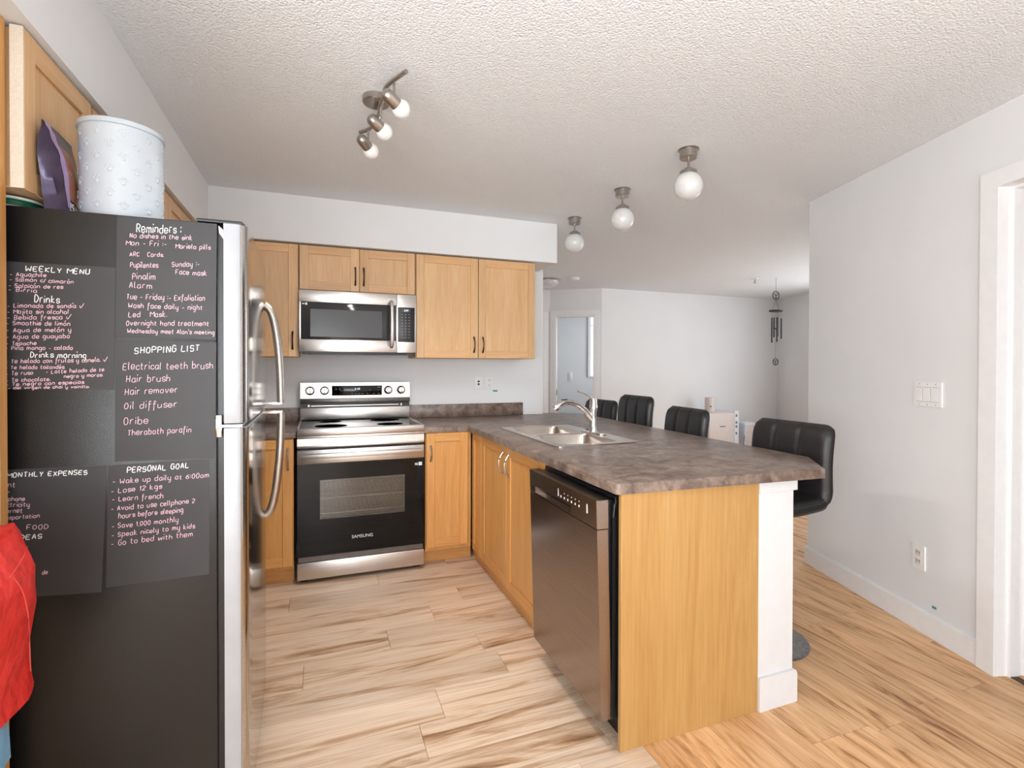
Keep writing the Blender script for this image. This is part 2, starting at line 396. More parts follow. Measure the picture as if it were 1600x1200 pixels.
# right wall: pieces round the doorway
mb = MB()
def rbox(mb, s0, s1, z0, z1, o0, o1):
    pts = [RW(s0, 0, o0), RW(s1, 0, o0), RW(s1, 0, o1), RW(s0, 0, o1)]
    return mb.prism([(p.x, p.y) for p in pts], 2, z0, z1)
rbox(mb, 0, -1.26, 0, H, 0, .12); rbox(mb, -1.26, -2.12, 2.10, H, 0, .12); rbox(mb, -2.12, -7.95, 0, H, 0, .12)
struct('wall_right', mb, M['wall'])
mb = MB(); rbox(mb, .012, -1.207, 0, .105, -.013, 0); rbox(mb, .012, -1.207, .105, .114, -.009, 0)
struct('baseboard_right', mb, M['trim'])
# door casing + jamb of the right doorway
d1 = MB(); rbox(d1, -1.207, -1.284, 0, 2.158, -.018, 0); rbox(d1, -1.284, -2.10, 2.085, 2.158, -.018, 0); rbox(d1, -2.10, -2.177, 0, 2.158, -.018, 0)
door = struct('door_1', d1, M['trim'])
mb = MB(); rbox(mb, -1.26, -1.284, 0, 2.085, 0, .12); rbox(mb, -2.10, -2.12, 0, 2.085, 0, .12); rbox(mb, -1.284, -2.10, 2.085, 2.10, 0, .12)
build('jamb', mb, M['trim'], door)
mb = MB(); rbox(mb, -1.284, -1.296, 0, 2.085, .045, .085); rbox(mb, -1.296, -2.09, 2.073, 2.085, .045, .085); build('door_stop', mb, M['trim'], door)
mb = MB(); rbox(mb, -1.20, -1.284, 0, 2.158, .12, .138); rbox(mb, -1.284, -1.31, 0, 2.10, .12, .125); build('casing_rear', mb, M['trim'], door)
mb = MB(); rbox(mb, -1.284, -2.10, 0, .004, .05, .085); build('threshold', mb, M['joint'], door)
struct('wall_room_beyond', rbox(MB(), .2, -4.0, 0, H, 1.4, 1.5), M['wall'])
struct('wall_room_end', rbox(MB(), .02, -.1, 0, H, .12, 1.4), M['wall'])
struct('wall_room_near', rbox(MB(), -3.9, -4.0, 0, H, .12, 1.4), M['wall'])
# living side
FC = Vector((6.97, 6.30, 0))
struct('wall_far', box(3.70, 6.30, 0, 7.1, 6.42, H), M['wall'])
a = FC; b_ = FC-DR*1.35; c_ = FC-DR*3.95; d_ = FC-DR*4.6
mb = slab(a, b_, 0, H, .12, -1)
for z0, z1 in ((0, .35), (2.3, H)):
    mb2 = slab(b_, c_, z0, z1, .12, -1); me = bpy.data.meshes.new('tmp'); mb2.bm.to_mesh(me); mb.bm.from_mesh(me); mb2.bm.free()
mb2 = slab(c_, d_, 0, H, .12, -1); me = bpy.data.meshes.new('tmp'); mb2.bm.to_mesh(me); mb.bm.from_mesh(me)
struct('wall_far_right', mb, M['wall'])
wn = struct('window_1', slab(b_-NR*-.02, c_-NR*-.02, .35, .41, .06, -1), M['trim'])
build('pane', slab(b_+NR*.1, c_+NR*.1, .41, 2.3, .01, -1), M['winlight'], wn)
mid = (b_+c_)/2
build('mullion', slab(mid-DR*.03+NR*.03, mid+DR*.03+NR*.03, .41, 2.3, .05, 1), M['trim'], wn)
struct('wall_living_near', slab((3.082+.115, 2.533-.035), (d_.x, d_.y), 0, H, .12, 1), M['wall'])
# hall side, angled doorway
A = Vector((3.70, 6.30, 0)); B = Vector((3.10, 6.73, 0)); dh = (B-A).normalized(); nh = Vector((dh.y, -dh.x, 0))
if nh.y < 0: nh = -nh
LW = (B-A).length
def HW(s, off=0): return A+dh*s+nh*off
def hbox(mb, s0, s1, z0, z1, o0, o1):
    pts = [HW(s0, o0), HW(s1, o0), HW(s1, o1), HW(s0, o1)]; return mb.prism([(p.x, p.y) for p in pts], 2, z0, z1)
mb = MB(); hbox(mb, 0, .10, 0, H, 0, .1); hbox(mb, .10, LW-.07, 2.06, H, 0, .1); hbox(mb, LW-.07, LW+.1, 0, H, 0, .1)
struct('wall_hall', mb, M['wall'])
mb = MB(); hbox(mb, .035, .105, 0, 2.13, -.018, 0); hbox(mb, .105, LW-.075, 2.06, 2.13, -.018, 0); hbox(mb, LW-.075, LW-.005, 0, 2.13, -.018, 0)
dr2 = struct('door_2', mb, M['trim'])
mb = MB(); hbox(mb, .10, .118, 0, 2.06, 0, .1); hbox(mb, LW-.09, LW-.07, 0, 2.06, 0, .1); hbox(mb, .118, LW-.09, 2.04, 2.06, 0, .1); build('jamb', mb, M['trim'], dr2)
build('strike_plate', hbox(MB(), LW-.09, LW-.094, .92, 1.0, .03, .06), M['dark'], dr2)
# white panel door on the next hall wall
E2 = Vector((2.0, 6.70, 0))
struct('wall_hall_end', slab((B.x+.02, B.y), (E2.x, E2.y), 0, H, .1, 1), M['wall'])
mb = slab((B.x-.04, B.y-.012), (2.3, 6.69), 0, 2.11, .02, -1); d3 = struct('door_3', mb, M['trim'])
mb = MB()
for i in range(5): mb.box(2.40+i*.13, 6.655, .1, 2.49+i*.13, 6.675, 2.0, .004)
split(build('panel', mb, M['white'], d3))
struct('wall_hall_left', box(1.0, 4.13, 0, 1.1, 6.8, H), M['wall'])
# bedroom beyond the hall door
struct('wall_bedroom_far', box(2.3, 8.6, 0, 6.1, 8.7, H), M['wall'])
struct('wall_bedroom_left', box(2.3, 6.90, 0, 2.4, 8.6, H), M['wall'])
struct('wall_bedroom_right', box(6.0, 6.42, 0, 6.1, 8.6, H), M['wall'])
w2 = struct('window_2', box(4.79-.05, 8.57, 1.14, 4.79+1.15, 8.60, 2.30), M['trim'])
build('pane', box(4.79, 8.555, 1.17, 4.79+1.1, 8.57, 2.10), M['winlight'], w2)
build('transom_pane', box(4.79, 8.555, 2.14, 4.79+1.1, 8.57, 2.27), M['winlight'], w2)
# unseen rooms behind the viewer, widened for light, with added glowing windows
struct('wall_return', box(-3.0, .9, 0, -1.12, 1.02, H), M['wall'])
struct('wall_rear', MB().box(-3.0, -5.1, 0, 1.0, -4.98, .5).box(-3.0, -5.1, 2.3, 1.0, -4.98, H).box(-3.0, -5.1, .5, -2.5, -4.98, 2.3).box(.5, -5.1, .5, 1.0, -4.98, 2.3), M['wall'])
w3 = struct('fill_window_rear', MB().box(-2.5, -5.06, .5, .5, -5.0, .56).box(-2.5, -5.06, 2.24, .5, -5.0, 2.3).box(-1.03, -5.06, .56, -.97, -5.0, 2.24), M['trim'])
build('pane', box(-2.5, -5.045, .56, .5, -5.035, 2.24), M['winlight'], w3)
struct('wall_side', MB().box(-3.12, -5.1, 0, -3.0, 1.02, .5).box(-3.12, -5.1, 2.3, -3.0, 1.02, H).box(-3.12, -5.1, .5, -3.0, -3.2, 2.3).box(-3.12, -.6, .5, -3.0, 1.02, 2.3), M['wall'])
w4 = struct('fill_window_side', MB().box(-3.08, -3.2, .5, -3.02, -.6, .56).box(-3.08, -3.2, 2.24, -3.02, -.6, 2.3).box(-3.08, -1.93, .56, -3.02, -1.87, 2.24), M['trim'])
build('pane', box(-3.065, -3.2, .56, -3.055, -.6, 2.24), M['winlight'], w4)

# ================================================================== CABINETS
def shaker(parent, orient, a0, a1, z0, z1, face, th=.020, fw_=.057, mats=('maple', 'maple_x'), handle=None, hmat='bronze', pullz=None):
    """shaker door. orient 'back': faces -y, a = x;  'pen': faces -x, a = y;  'left': faces +x, a = y"""
    def bx(mb, p0, p1, q0, q1, d0, d1, bev=.0015):
        if orient == 'back': mb.box(p0, face-d1, q0, p1, face-d0, q1, bev, 1)
        elif orient == 'pen': mb.box(face-d1, p0, q0, face-d0, p1, q1, bev, 1)
        else: mb.box(face+d0, p0, q0, face+d1, p1, q1, bev, 1)
    g = .0015
    mb = MB(); bx(mb, a0+g+.001, a1-g-.001, z0+g+.001, z1-g-.001, -th, -.0085, 0)
    d = build('door', mb, M[mats[0]], parent)
    for p0, p1 in ((a0+g, a0+fw_), (a1-fw_, a1-g)):
        mb = MB(); bx(mb, p0, p1, z0+g, z1-g, -.0085, 0); build('stile', mb, M[mats[0]], d)
    for q0, q1 in ((z0+g, z0+fw_), (z1-fw_, z1-g)):
        mb = MB(); bx(mb, a0+fw_, a1-fw_, q0, q1, -.0085, -.0004); build('rail', mb, M[mats[1]], d)
    if handle is not None:
        hz0, hz1 = pullz; pts = []; rs = []
        for i in range(13):
            f = i/12; out = .003+.026*math.sin(math.pi*f)**.8; z = hz0+(hz1-hz0)*f
            r = .0066-.0018*math.sin(math.pi*f)
            p = {'back': (handle, face-out, z), 'pen': (face-out, handle, z), 'left': (face+out, handle, z)}[orient]
            pts.append(p); rs.append(r)
        build('handle', MB().tube(pts, rs, 8), M[hmat], d)
    return d
def carcass(mb_args, mat, parent, name='body'): return build(name, box(*mb_args, .001, 1), mat, parent)

ZU0, ZU1 = 1.383, 2.122
# --- wall cabinets on the back wall
c = empty('wall_cabinet', (-.36, 3.85, ZU0), 'maple wall cabinet left of the microwave, tall single door, partly behind the fridge', 'cabinet')
carcass((-.64, 3.682, ZU0, -.128, YB-.002, ZU1), M['maple_y'], c)
shaker(c, 'back', -.585, -.131, ZU0, ZU1, 3.661, handle=-.164, pullz=(1.433, 1.546))
c = empty('wall_cabinet', (.255, 3.85, 1.825), 'short two-door maple cabinet directly above the microwave', 'cabinet')
carcass((-.124, 3.682, 1.826, .637, YB-.002, ZU1), M['maple_y'], c)
shaker(c, 'back', -.122, .2555, 1.828, ZU1, 3.661, handle=.229, pullz=(1.872, 1.992)); shaker(c, 'back', .2575, .635, 1.828, ZU1, 3.661, handle=.284, pullz=(1.872, 1.992))
c = empty('wall_cabinet', (1.1, 3.85, ZU0), 'large two-door maple wall cabinet right of the microwave above the outlets', 'cabinet')
carcass((.641, 3.682, ZU0, 1.561, YB-.002, ZU1), M['maple_y'], c)
shaker(c, 'back', .643, 1.101, ZU0, ZU1, 3.661, handle=1.068, pullz=(1.427, 1.54)); shaker(c, 'back', 1.103, 1.559, ZU0, ZU1, 3.661, handle=1.136, pullz=(1.427, 1.54))
# --- wall cabinets on the left wall
c = empty('wall_cabinet', (-.83, 1.74, 1.74), 'maple cabinet above the fridge with pale door edge, behind the food bag', 'cabinet')
carcass((-.998, 1.58, 1.742, -.686, 1.965, 2.124), M['maple'], c)
d = shaker(c, 'left', 1.565, 1.955, 1.738, 2.124, -.657, th=.027, mats=('maple', 'maple_y'))
build('edge_band', box(-.683, 1.5635, 1.739, -.6575, 1.5663, 2.123), M['edge'], d); d.children[-1]['label'] = 'pale door edge'
c = empty('wall_cabinet', (-.83, 2.3, ZU0), 'maple wall cabinet on the left wall beyond the fridge, seen past the white bin', 'cabinet')
carcass((-.998, 1.968, 1.742, -.682, 3.655, 2.124), M['maple'], c)
shaker(c, 'left', 1.972, 2.40, 1.742, 2.124, -.660, mats=('maple', 'maple_y')); shaker(c, 'left', 2.404, 2.83, 1.742, 2.124, -.660, mats=('maple', 'maple_y')); shaker(c, 'left', 2.834, 3.655, 1.742, 2.124, -.660, mats=('maple', 'maple_y'))
# --- tall pantry at the left picture edge
c = empty('pantry_cabinet', (-.83, 1.2, 0), 'tall pale maple pantry cabinet at the far left edge beside the fridge', 'cabinet')
carcass((-.998, .92, 0, -.710, 1.562, 2.128), M['honey'], c)
shaker(c, 'left', .93, 1.530, .1, 2.124, -.688, mats=('pale', 'pale')); build('face_frame', box(-.7099, 1.532, 0, -.690, 1.562, 2.128, .001, 1), M['honey'], c)
# --- base cabinets
ZB1 = .884
c = empty('base_cabinet', (-.3, 3.6, 0), 'narrow maple base cabinet between fridge and stove', 'cabinet')
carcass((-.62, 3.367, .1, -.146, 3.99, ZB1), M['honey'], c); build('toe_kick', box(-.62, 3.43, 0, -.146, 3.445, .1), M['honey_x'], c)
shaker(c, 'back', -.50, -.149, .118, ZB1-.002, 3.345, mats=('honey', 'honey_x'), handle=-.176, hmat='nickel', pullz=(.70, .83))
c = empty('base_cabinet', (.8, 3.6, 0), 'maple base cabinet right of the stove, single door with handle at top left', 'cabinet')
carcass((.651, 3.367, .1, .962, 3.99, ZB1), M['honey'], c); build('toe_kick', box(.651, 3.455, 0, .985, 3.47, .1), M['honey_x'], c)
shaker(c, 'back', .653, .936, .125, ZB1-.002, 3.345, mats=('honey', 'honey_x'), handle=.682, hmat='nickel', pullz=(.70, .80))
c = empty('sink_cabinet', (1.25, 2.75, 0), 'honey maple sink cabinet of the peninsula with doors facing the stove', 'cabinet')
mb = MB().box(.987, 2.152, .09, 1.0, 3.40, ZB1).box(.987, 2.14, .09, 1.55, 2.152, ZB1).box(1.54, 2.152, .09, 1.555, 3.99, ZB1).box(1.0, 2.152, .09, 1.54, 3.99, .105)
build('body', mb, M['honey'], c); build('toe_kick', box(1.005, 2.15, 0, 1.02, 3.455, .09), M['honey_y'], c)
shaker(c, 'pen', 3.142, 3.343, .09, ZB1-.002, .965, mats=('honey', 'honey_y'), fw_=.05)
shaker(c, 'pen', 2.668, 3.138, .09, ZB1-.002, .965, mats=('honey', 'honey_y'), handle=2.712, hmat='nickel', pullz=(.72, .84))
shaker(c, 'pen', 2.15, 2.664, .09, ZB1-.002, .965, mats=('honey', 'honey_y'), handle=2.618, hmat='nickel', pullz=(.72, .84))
# end panel
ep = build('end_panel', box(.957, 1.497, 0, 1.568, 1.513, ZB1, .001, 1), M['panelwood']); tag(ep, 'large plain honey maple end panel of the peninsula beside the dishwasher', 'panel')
# knee wall with trim (white post seen at the end)
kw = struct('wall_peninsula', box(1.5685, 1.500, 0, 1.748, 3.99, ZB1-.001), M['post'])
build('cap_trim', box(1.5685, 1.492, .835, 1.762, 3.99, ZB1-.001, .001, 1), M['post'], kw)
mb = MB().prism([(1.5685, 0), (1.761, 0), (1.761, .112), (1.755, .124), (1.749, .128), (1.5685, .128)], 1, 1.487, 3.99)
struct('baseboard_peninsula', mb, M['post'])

# ================================================================== WORKTOP + SINK
def rounded(pts, radii, n=8):
    out = []; m_ = len(pts)
    for i, p in enumerate(pts):
        r = radii[i]; p = Vector(p)
        if r == 0: out.append((p.x, p.y)); continue
        a = (Vector(pts[i-1])-p).normalized(); b2 = (Vector(pts[(i+1) % m_])-p).normalized()
        ang = a.angle(b2); d = r/math.tan(ang/2); s0 = p+a*d; s1 = p+b2*d; c_ = p+(a+b2).normalized()*(r/math.sin(ang/2))
        v0 = s0-c_; v1 = s1-c_; tot = v0.angle(v1); cr = v0.x*v1.y-v0.y*v1.x
        for k in range(n+1):
            th = tot*k/n*(1 if cr > 0 else -1); out.append((c_.x+v0.x*math.cos(th)-v0.y*math.sin(th), c_.y+v0.x*math.sin(th)+v0.y*math.cos(th)))
    return out
outline = rounded([(.640, 4.008), (.640, 3.349), (.936, 3.349), (.936, 1.492), (1.845, 1.440), (2.022, 1.655), (2.105, 4.07), (1.79, 4.07), (1.79, 4.008)],
                  [0, 0, .0, .018, .004, .004, .24, 0, 0])
hole = [(1.125, 2.31), (1.49, 2.31), (1.49, 3.12), (1.125, 3.12)]
def plate_with_hole(outer, hole, z0, z1, bev):
    bm = bmesh.new(); vo = [bm.verts.new((x, y, z1)) for x, y in outer]; vh = [bm.verts.new((x, y, z1)) for x, y in hole]
    es = [bm.edges.new((vo[i], vo[(i+1) % len(vo)])) for i in range(len(vo))] + [bm.edges.new((vh[i], vh[(i+1) % len(vh)])) for i in range(len(vh))]
    bmesh.ops.triangle_fill(bm, edges=es, use_beauty=True)
    r = bmesh.ops.extrude_face_region(bm, geom=bm.faces[:]); nv = [g for g in r['geom'] if isinstance(g, bmesh.types.BMVert)]
    for v in nv: v.co.z = z0
    bmesh.ops.recalc_face_normals(bm, faces=bm.faces[:])
    if bev:
        ed = [e for e in bm.edges if len(e.link_faces) == 2 and e.calc_face_angle(0) > .9 and abs(e.verts[0].co.z-z1) < 1e-5 and abs(e.verts[1].co.z-z1) < 1e-5 and e.verts[0].co.x < 3]
        bmesh.ops.bevel(bm, geom=ed, offset=bev, segments=3, affect='EDGES', profile=.5)
    mb = MB(); mb.bm.free(); mb.bm = bm; return mb
wt = build('worktop', plate_with_hole(outline, hole, ZC-.038, ZC, .006), M['laminate'])
tag(wt, 'brown mottled laminate worktop of the peninsula with clipped corner', 'worktop')
build('backsplash', box(.640, 3.989, ZC, 1.591, 4.008, ZC+.102, .003), M['laminate'], wt)
wl = build('worktop', box(-.62, 3.349, ZC-.038, -.130, 4.008, ZC, .006, 3), M['laminate'])
tag(wl, 'short brown laminate worktop left of the stove behind the fridge handle', 'worktop')
build('backsplash', box(-.62, 3.989, ZC, -.130, 4.008, ZC+.102, .003), M['laminate'], wl)

sk = empty('kitchen_sink', (1.33, 2.71, ZC-.17), 'stainless double-bowl sink set in the peninsula worktop', 'sink')
rimo = rounded([(1.088, 2.268), (1.578, 2.292), (1.59, 3.15), (1.092, 3.15)], [.03]*4, 5)
# rim with two bowl openings: built as strips
def bowl(y0, y1, x0=1.135, x1=1.478):
    mb = MB(); rings = []
    prof = [(0, ZC+.004), (.006, ZC+.002), (.010, ZC-.006), (.016, ZC-.10), (.03, ZC-.145), (.06, ZC-.160), (.12, ZC-.163)]
    for ins, z in prof:
        r = max(.055-ins*.3, .02)
        pts = rounded([(x0+ins, y0+ins), (x1-ins, y0+ins), (x1-ins, y1-ins), (x0+ins, y1-ins)], [r]*4, 6)
        rings.append([mb.bm.verts.new((p[0], p[1], z)) for p in pts])
    for A_, B_ in zip(rings, rings[1:]):
        for i in range(len(A_)): mb.bm.faces.new((A_[i], A_[(i+1) % len(A_)], B_[(i+1) % len(B_)], B_[i]))
    mb.bm.faces.new(rings[-1])
    bmesh.ops.recalc_face_normals(mb.bm, faces=mb.bm.faces[:])
    bmesh.ops.reverse_faces(mb.bm, faces=mb.bm.faces[:])
    return mb
h1 = rounded([(1.135, 2.325), (1.478, 2.325), (1.478, 2.700), (1.135, 2.700)], [.055]*4, 6)
h2 = rounded([(1.135, 2.735), (1.478, 2.735), (1.478, 3.110), (1.135, 3.110)], [.055]*4, 6)
bm = bmesh.new(); allE = []
for loop in (rimo, h1, h2):
    vs = [bm.verts.new((x, y, ZC+.004)) for x, y in loop]; allE += [bm.edges.new((vs[i], vs[(i+1) % len(vs)])) for i in range(len(vs))]
bmesh.ops.triangle_fill(bm, edges=allE, use_beauty=True)
r = bmesh.ops.extrude_face_region(bm, geom=bm.faces[:])
for g in r['geom']:
    if isinstance(g, bmesh.types.BMVert): g.co.z = ZC+.0004
bmesh.ops.recalc_face_normals(bm, faces=bm.faces[:]); mb = MB(); mb.bm.free(); mb.bm = bm
build('rim', mb, M['sink'], sk)
for y0, y1 in ((2.325, 2.700), (2.735, 3.110)):
    bo = build('bowl', bowl(y0, y1), M['sink'], sk)
    build('drain', MB().lathe([(.02, 0), (.042, .002), (.045, .004), (.03, .003), (0, .001)], ((1.3, (y0+y1)/2, ZC-.163))), M['steel_dark'], bo)
# faucet
FX, FY = 1.53, 2.70
fa = empty('faucet', (FX, FY, ZC+.004), 'chrome single-lever pull-out kitchen faucet on the sink ledge', 'faucet')
mb = MB(); pl_ = rounded([(FX-.03, FY-.125), (FX+.03, FY-.125), (FX+.03, FY+.125), (FX-.03, FY+.125)], [.028]*4, 6)
mb.prism(pl_, 2, ZC+.004, ZC+.012, .003); build('deck_plate', mb, M['chrome'], fa)
build('body', MB().lathe([(.030, 0), (.027, .012), (.022, .04), (.021, .10), (.024, .13), (.024, .155), (.021, .165), (.022, .185), (.017, .198), (0, .202)], (FX, FY, ZC+.011)), M['chrome'], fa)
sp = [(FX-.01, FY, ZC+.085), (FX-.05, FY, ZC+.135), (FX-.10, FY, ZC+.172), (FX-.15, FY, ZC+.188), (FX-.19, FY, ZC+.19), (FX-.225, FY, ZC+.178), (FX-.25, FY, ZC+.155)]
build('spout', MB().tube(sp[:5], [.017, .016, .015, .0155, .0165], 14), M['chrome'], fa)
hd = build('spray_head', MB().tube(sp[4:]+[(FX-.256, FY, ZC+.148)], [.0175, .021, .022, .018], 14), M['chrome'], fa)
build('button', box(FX-.21, FY-.008, ZC+.200, FX-.175, FY+.008, ZC+.208, .002), M['black'], hd)
build('lever', MB().tube([(FX, FY, ZC+.205), (FX-.03, FY, ZC+.225), (FX-.07, FY, ZC+.245), (FX-.105, FY, ZC+.254)], [.012, .008, .006, .008], 10, .7), M['chrome'], fa)

# ================================================================== STOVE
def text_mesh(name, s, size, loc, rot, mat, parent, ext=.0006, align='CENTER'):
    cu = bpy.data.curves.new(name, 'FONT'); cu.body = s; cu.size = size; cu.extrude = ext; cu.align_x = align; cu.align_y = 'CENTER'
    to = bpy.data.objects.new(name, cu); me = bpy.data.meshes.new_from_object(to); bpy.data.objects.remove(to)
    me.materials.clear(); me.materials.append(mat)
    me.transform(Matrix.Translation(Vector(loc)-wloc(parent)) @ rot)
    o = bpy.data.objects.new(name, me); COL.objects.link(o); o.parent = parent; return o
RB = Matrix.Rotation(math.pi/2, 4, 'X')            # lettering facing -y
X0, X1 = -.126, .636; YF = 3.33
st = empty('stove', (.255, 3.65, 0), 'stainless steel electric range with black glass oven door', 'stove')
mb = MB().box(X0+.004, 3.372, .04, X0+.03, 3.985, .90).box(X1-.03, 3.372, .04, X1-.004, 3.985, .90).box(X0+.03, 3.955, .04, X1-.03, 3.985, .90)
mb.box(X0+.03, 3.372, .04, X1-.03, 3.955, .20).box(X0+.03, 3.372, .80, X1-.03, 3.955, .90)
build('body', mb, M['black'], st)
cav = MB().box(X0+.031, 3.90, .2, X1-.031, 3.954, .8).box(X0+.031, 3.373, .2, X0+.05, 3.90, .8).box(X1-.05, 3.373, .2, X1-.031, 3.90, .8).box(X0+.05, 3.373, .2, X1-.05, 3.90, .215).box(X0+.05, 3.373, .785, X1-.05, 3.90, .8)
build('oven_cavity', cav, M['cavity'], st)
for z in (.405, .50):
    mb = MB().cyl((-.07, 3.395, z), (.58, 3.395, z), .003, seg=8).cyl((-.07, 3.86, z), (.58, 3.86, z), .003, seg=8)
    for i in range(22): mb.cyl((-.06+i*.03, 3.395, z+.004), (-.06+i*.03, 3.86, z+.004), .0018, seg=6)
    build('oven_rack', mb, M['rack'], st)
for x in (-.09, .60):
    for y in (3.41, 3.93): build('foot', MB().lathe([(.025, 0), (.025, .012), (.014, .014), (.014, .04)], (x, y, 0.0), seg=16), M['black'], st)
build('drawer', box(X0, YF, .030, X1, 3.372, .133, .004), M['steel'], st)
build('seam_rail', box(X0+.006, YF+.01, .135, X1-.006, 3.368, .165), M['steel_dark'], st)
# oven door: black glass frame round the window, steel top strip, flat bar handle
wx0, wx1, wz0, wz1 = .004, .506, .392, .628
mb = MB().box(X0, YF, .17, X1, YF+.036, wz0).box(X0, YF, wz1, X1, YF+.036, .73).box(X0, YF, wz0, wx0, YF+.036, wz1).box(wx1, YF, wz0, X1, YF+.036, wz1)
od = build('oven_door', mb, M['blackgloss'], st)
build('window', box(wx0, YF+.001, wz0, wx1, YF+.005, wz1), M['ovenglass'], od)
mb = MB().box(wx0-.002, YF-.0006, wz0-.002, wx1+.002, YF+.0004, wz0).box(wx0-.002, YF-.0006, wz0, wx0, YF+.0004, wz1).box(wx1, YF-.0006, wz0, wx1+.004, YF+.0004, wz1)
build('window_border', mb, M['steel_dark'], od)
build('door_top', box(X0, YF-.003, .73, X1, YF+.036, .814, .003), M['steel'], od)
build('handle', MB().box(-.108, YF-.055, .768, .618, YF-.042, .795, .003).box(-.108, YF-.045, .770, -.085, YF-.003, .793).box(.595, YF-.045, .770, .618, YF-.003, .793), M['steel'], od)
text_mesh('lettering', 'SAMSUNG', .028, (.25, YF-.0008, .262), RB, M['chalk_w'], od, .0003)
build('corner_sticker', MB().box(.60, YF-.0008, .680, .622, YF, .702).box(.576, YF-.0008, .683, .596, YF, .688).box(.576, YF-.0008, .692, .596, YF, .697), M['white'], od)
# front fascia with a sunk rectangle
mb = MB().box(X0, YF-.004, .883, X1, YF+.04, .899, .002).box(X0, YF-.004, .828, X1, YF+.04, .840, .002).box(X0, YF-.004, .840, X0+.05, YF+.04, .883).box(X1-.05, YF-.004, .840, X1, YF+.04, .883).box(X0+.05, YF+.006, .840, X1-.05, YF+.04, .883)
build('fascia', mb, M['steel'], st)
build('cooktop_trim', MB().box(X0-.001, YF-.004, .900, X1+.001, 3.36, .943, .004).box(X0-.001, 3.36, .925, X0+.008, 3.93, .943, .001).box(X1-.008, 3.36, .925, X1+.001, 3.93, .943, .001), M['steel'], st)
ct = build('cooktop', box(X0+.008, 3.36, .918, X1-.008, 3.93, .938), M['blackgloss'], st)
for (x, y, r) in ((.07, 3.50, .10), (.44, 3.50, .085), (.07, 3.78, .075), (.44, 3.78, .10)):
    build('burner_ring', MB().lathe([(r-.0015, 0), (r-.0015, .0004), (r, .0004), (r, 0)], (x, y, .9381), seg=48), M['grey_btn'], ct)
bg = build('backguard', MB().box(X0, 3.905, .943, X1, 3.985, 1.024, .002), M['steel'], st)
build('vent_slot', MB().box(X0, 3.925, 1.024, X1, 3.985, 1.058), M['black'], bg)
build('vent_bar', MB().box(X0+.07, 3.915, 1.036, X1-.08, 3.925, 1.041).box(X0+.05, 3.915, 1.033, X0+.06, 3.925, 1.047).box(X1-.065, 3.915, 1.030, X1-.057, 3.925, 1.046), M['steel'], bg)
build('lower_band', box(X0, 3.895, 1.058, X1, 3.985, 1.093, .002), M['steel_dark'], bg)
cp = build('control_panel', MB().prism([(3.888, 1.093), (3.985, 1.093), (3.985, 1.205), (3.900, 1.205)], 0, X0, X1), M['steel'], st)
dp = build('display', box(.083, 3.884, 1.112, .430, 3.90, 1.182, .001), M['blackgloss'], cp)
text_mesh('clock_digits', '3:10', .022, (.256, 3.8835, 1.158), RB, M['display'], dp)
mb = MB()
for i, x in enumerate((.105, .13, .155)): mb.box(x, 3.8832, 1.166, x+.012, 3.8841, 1.168)
for x in (.105, .13): mb.box(x, 3.8832, 1.154, x+.012, 3.8841, 1.158)
for x in (.215, .24, .262, .286, .32, .365, .402): mb.box(x, 3.8832, 1.122, x+.013, 3.8841, 1.126)
for x in (.34, .40): mb.box(x, 3.8832, 1.15, x+.01, 3.8841, 1.153)
mb.box(.40, 3.8832, 1.166, .42, 3.8841, 1.173); stuff(build('key_print', mb, M['grey_btn'], dp))
for x in (-.062, .034, .476, .570):
    k = build('knob', MB().lathe([(.029, 0), (.029, .003), (.027, .004), (.024, .005), (.022, .022), (.019, .025), (0, .025)], (x, 3.892, 1.148), (0, -1, .08), 28), M['chrome'], st)
    build('knob_collar', MB().lathe([(.0275, 0), (.031, 0), (.031, .002), (.0275, .002)], (x, 3.8905, 1.148), (0, -1, .08), 28), M['black'], k)
    build('grip', box(x-.005, 3.858, 1.127, x+.005, 3.869, 1.167, .002), M['nickel'], k)
mb = MB()
for x in (-.014, .078, .432, .519): mb.sphere((x, 3.888, 1.172), .003, 8)
split(build('indicator', mb, M['grey_btn'], cp))

# ================================================================== MICROWAVE
mw = empty('microwave', (.255, 3.8, 1.417), 'stainless over-the-range microwave with dark window and keypad', 'microwave')
build('body', box(-.122, 3.632, 1.425, .633, 4.0, 1.822, .002), M['steel_dark'], mw)
mb = MB().box(-.124, 3.60, 1.741, .498, 3.630, 1.818, .002).box(-.124, 3.60, 1.417, .498, 3.630, 1.497, .002).box(-.124, 3.60, 1.497, -.112, 3.63, 1.741, .001).box(.494, 3.60, 1.497, .498, 3.63, 1.741, .001)
md = build('door', mb, M['steel'], mw)
build('glass', box(-.112, 3.6015, 1.497, .494, 3.63, 1.741, .001), M['greyglass'], md)
build('inner_window', box(-.055, 3.6009, 1.515, .40, 3.602, 1.695, 0), M['greyglass2'], md)
hp = [(.462, 3.600, 1.452), (.462, 3.575, 1.462), (.462, 3.560, 1.50), (.462, 3.555, 1.61), (.462, 3.560, 1.72), (.462, 3.575, 1.758), (.462, 3.600, 1.768)]
build('handle', MB().tube(hp, .0125, 12, .6, (0, -1, 0)), M['steel'], md)
text_mesh('lettering', 'SAMSUNG', .02, (.205, 3.5995, 1.457), RB, M['steel_dark'], md, .0003)
build('corner_sticker', MB().box(-.085, 3.6005, 1.720, -.073, 3.6016, 1.735).box(-.105, 3.6005, 1.724, -.088, 3.6016, 1.731), M['white'], md)
cpn = build('control_panel', box(.500, 3.60, 1.417, .633, 3.630, 1.818, .002), M['steel'], mw)
kp = build('keypad', box(.506, 3.5985, 1.490, .621, 3.60, 1.730, .0005), M['black'], cpn)
build('display', box(.528, 3.598, 1.697, .592, 3.5987, 1.720), M['greyglass2'], kp)
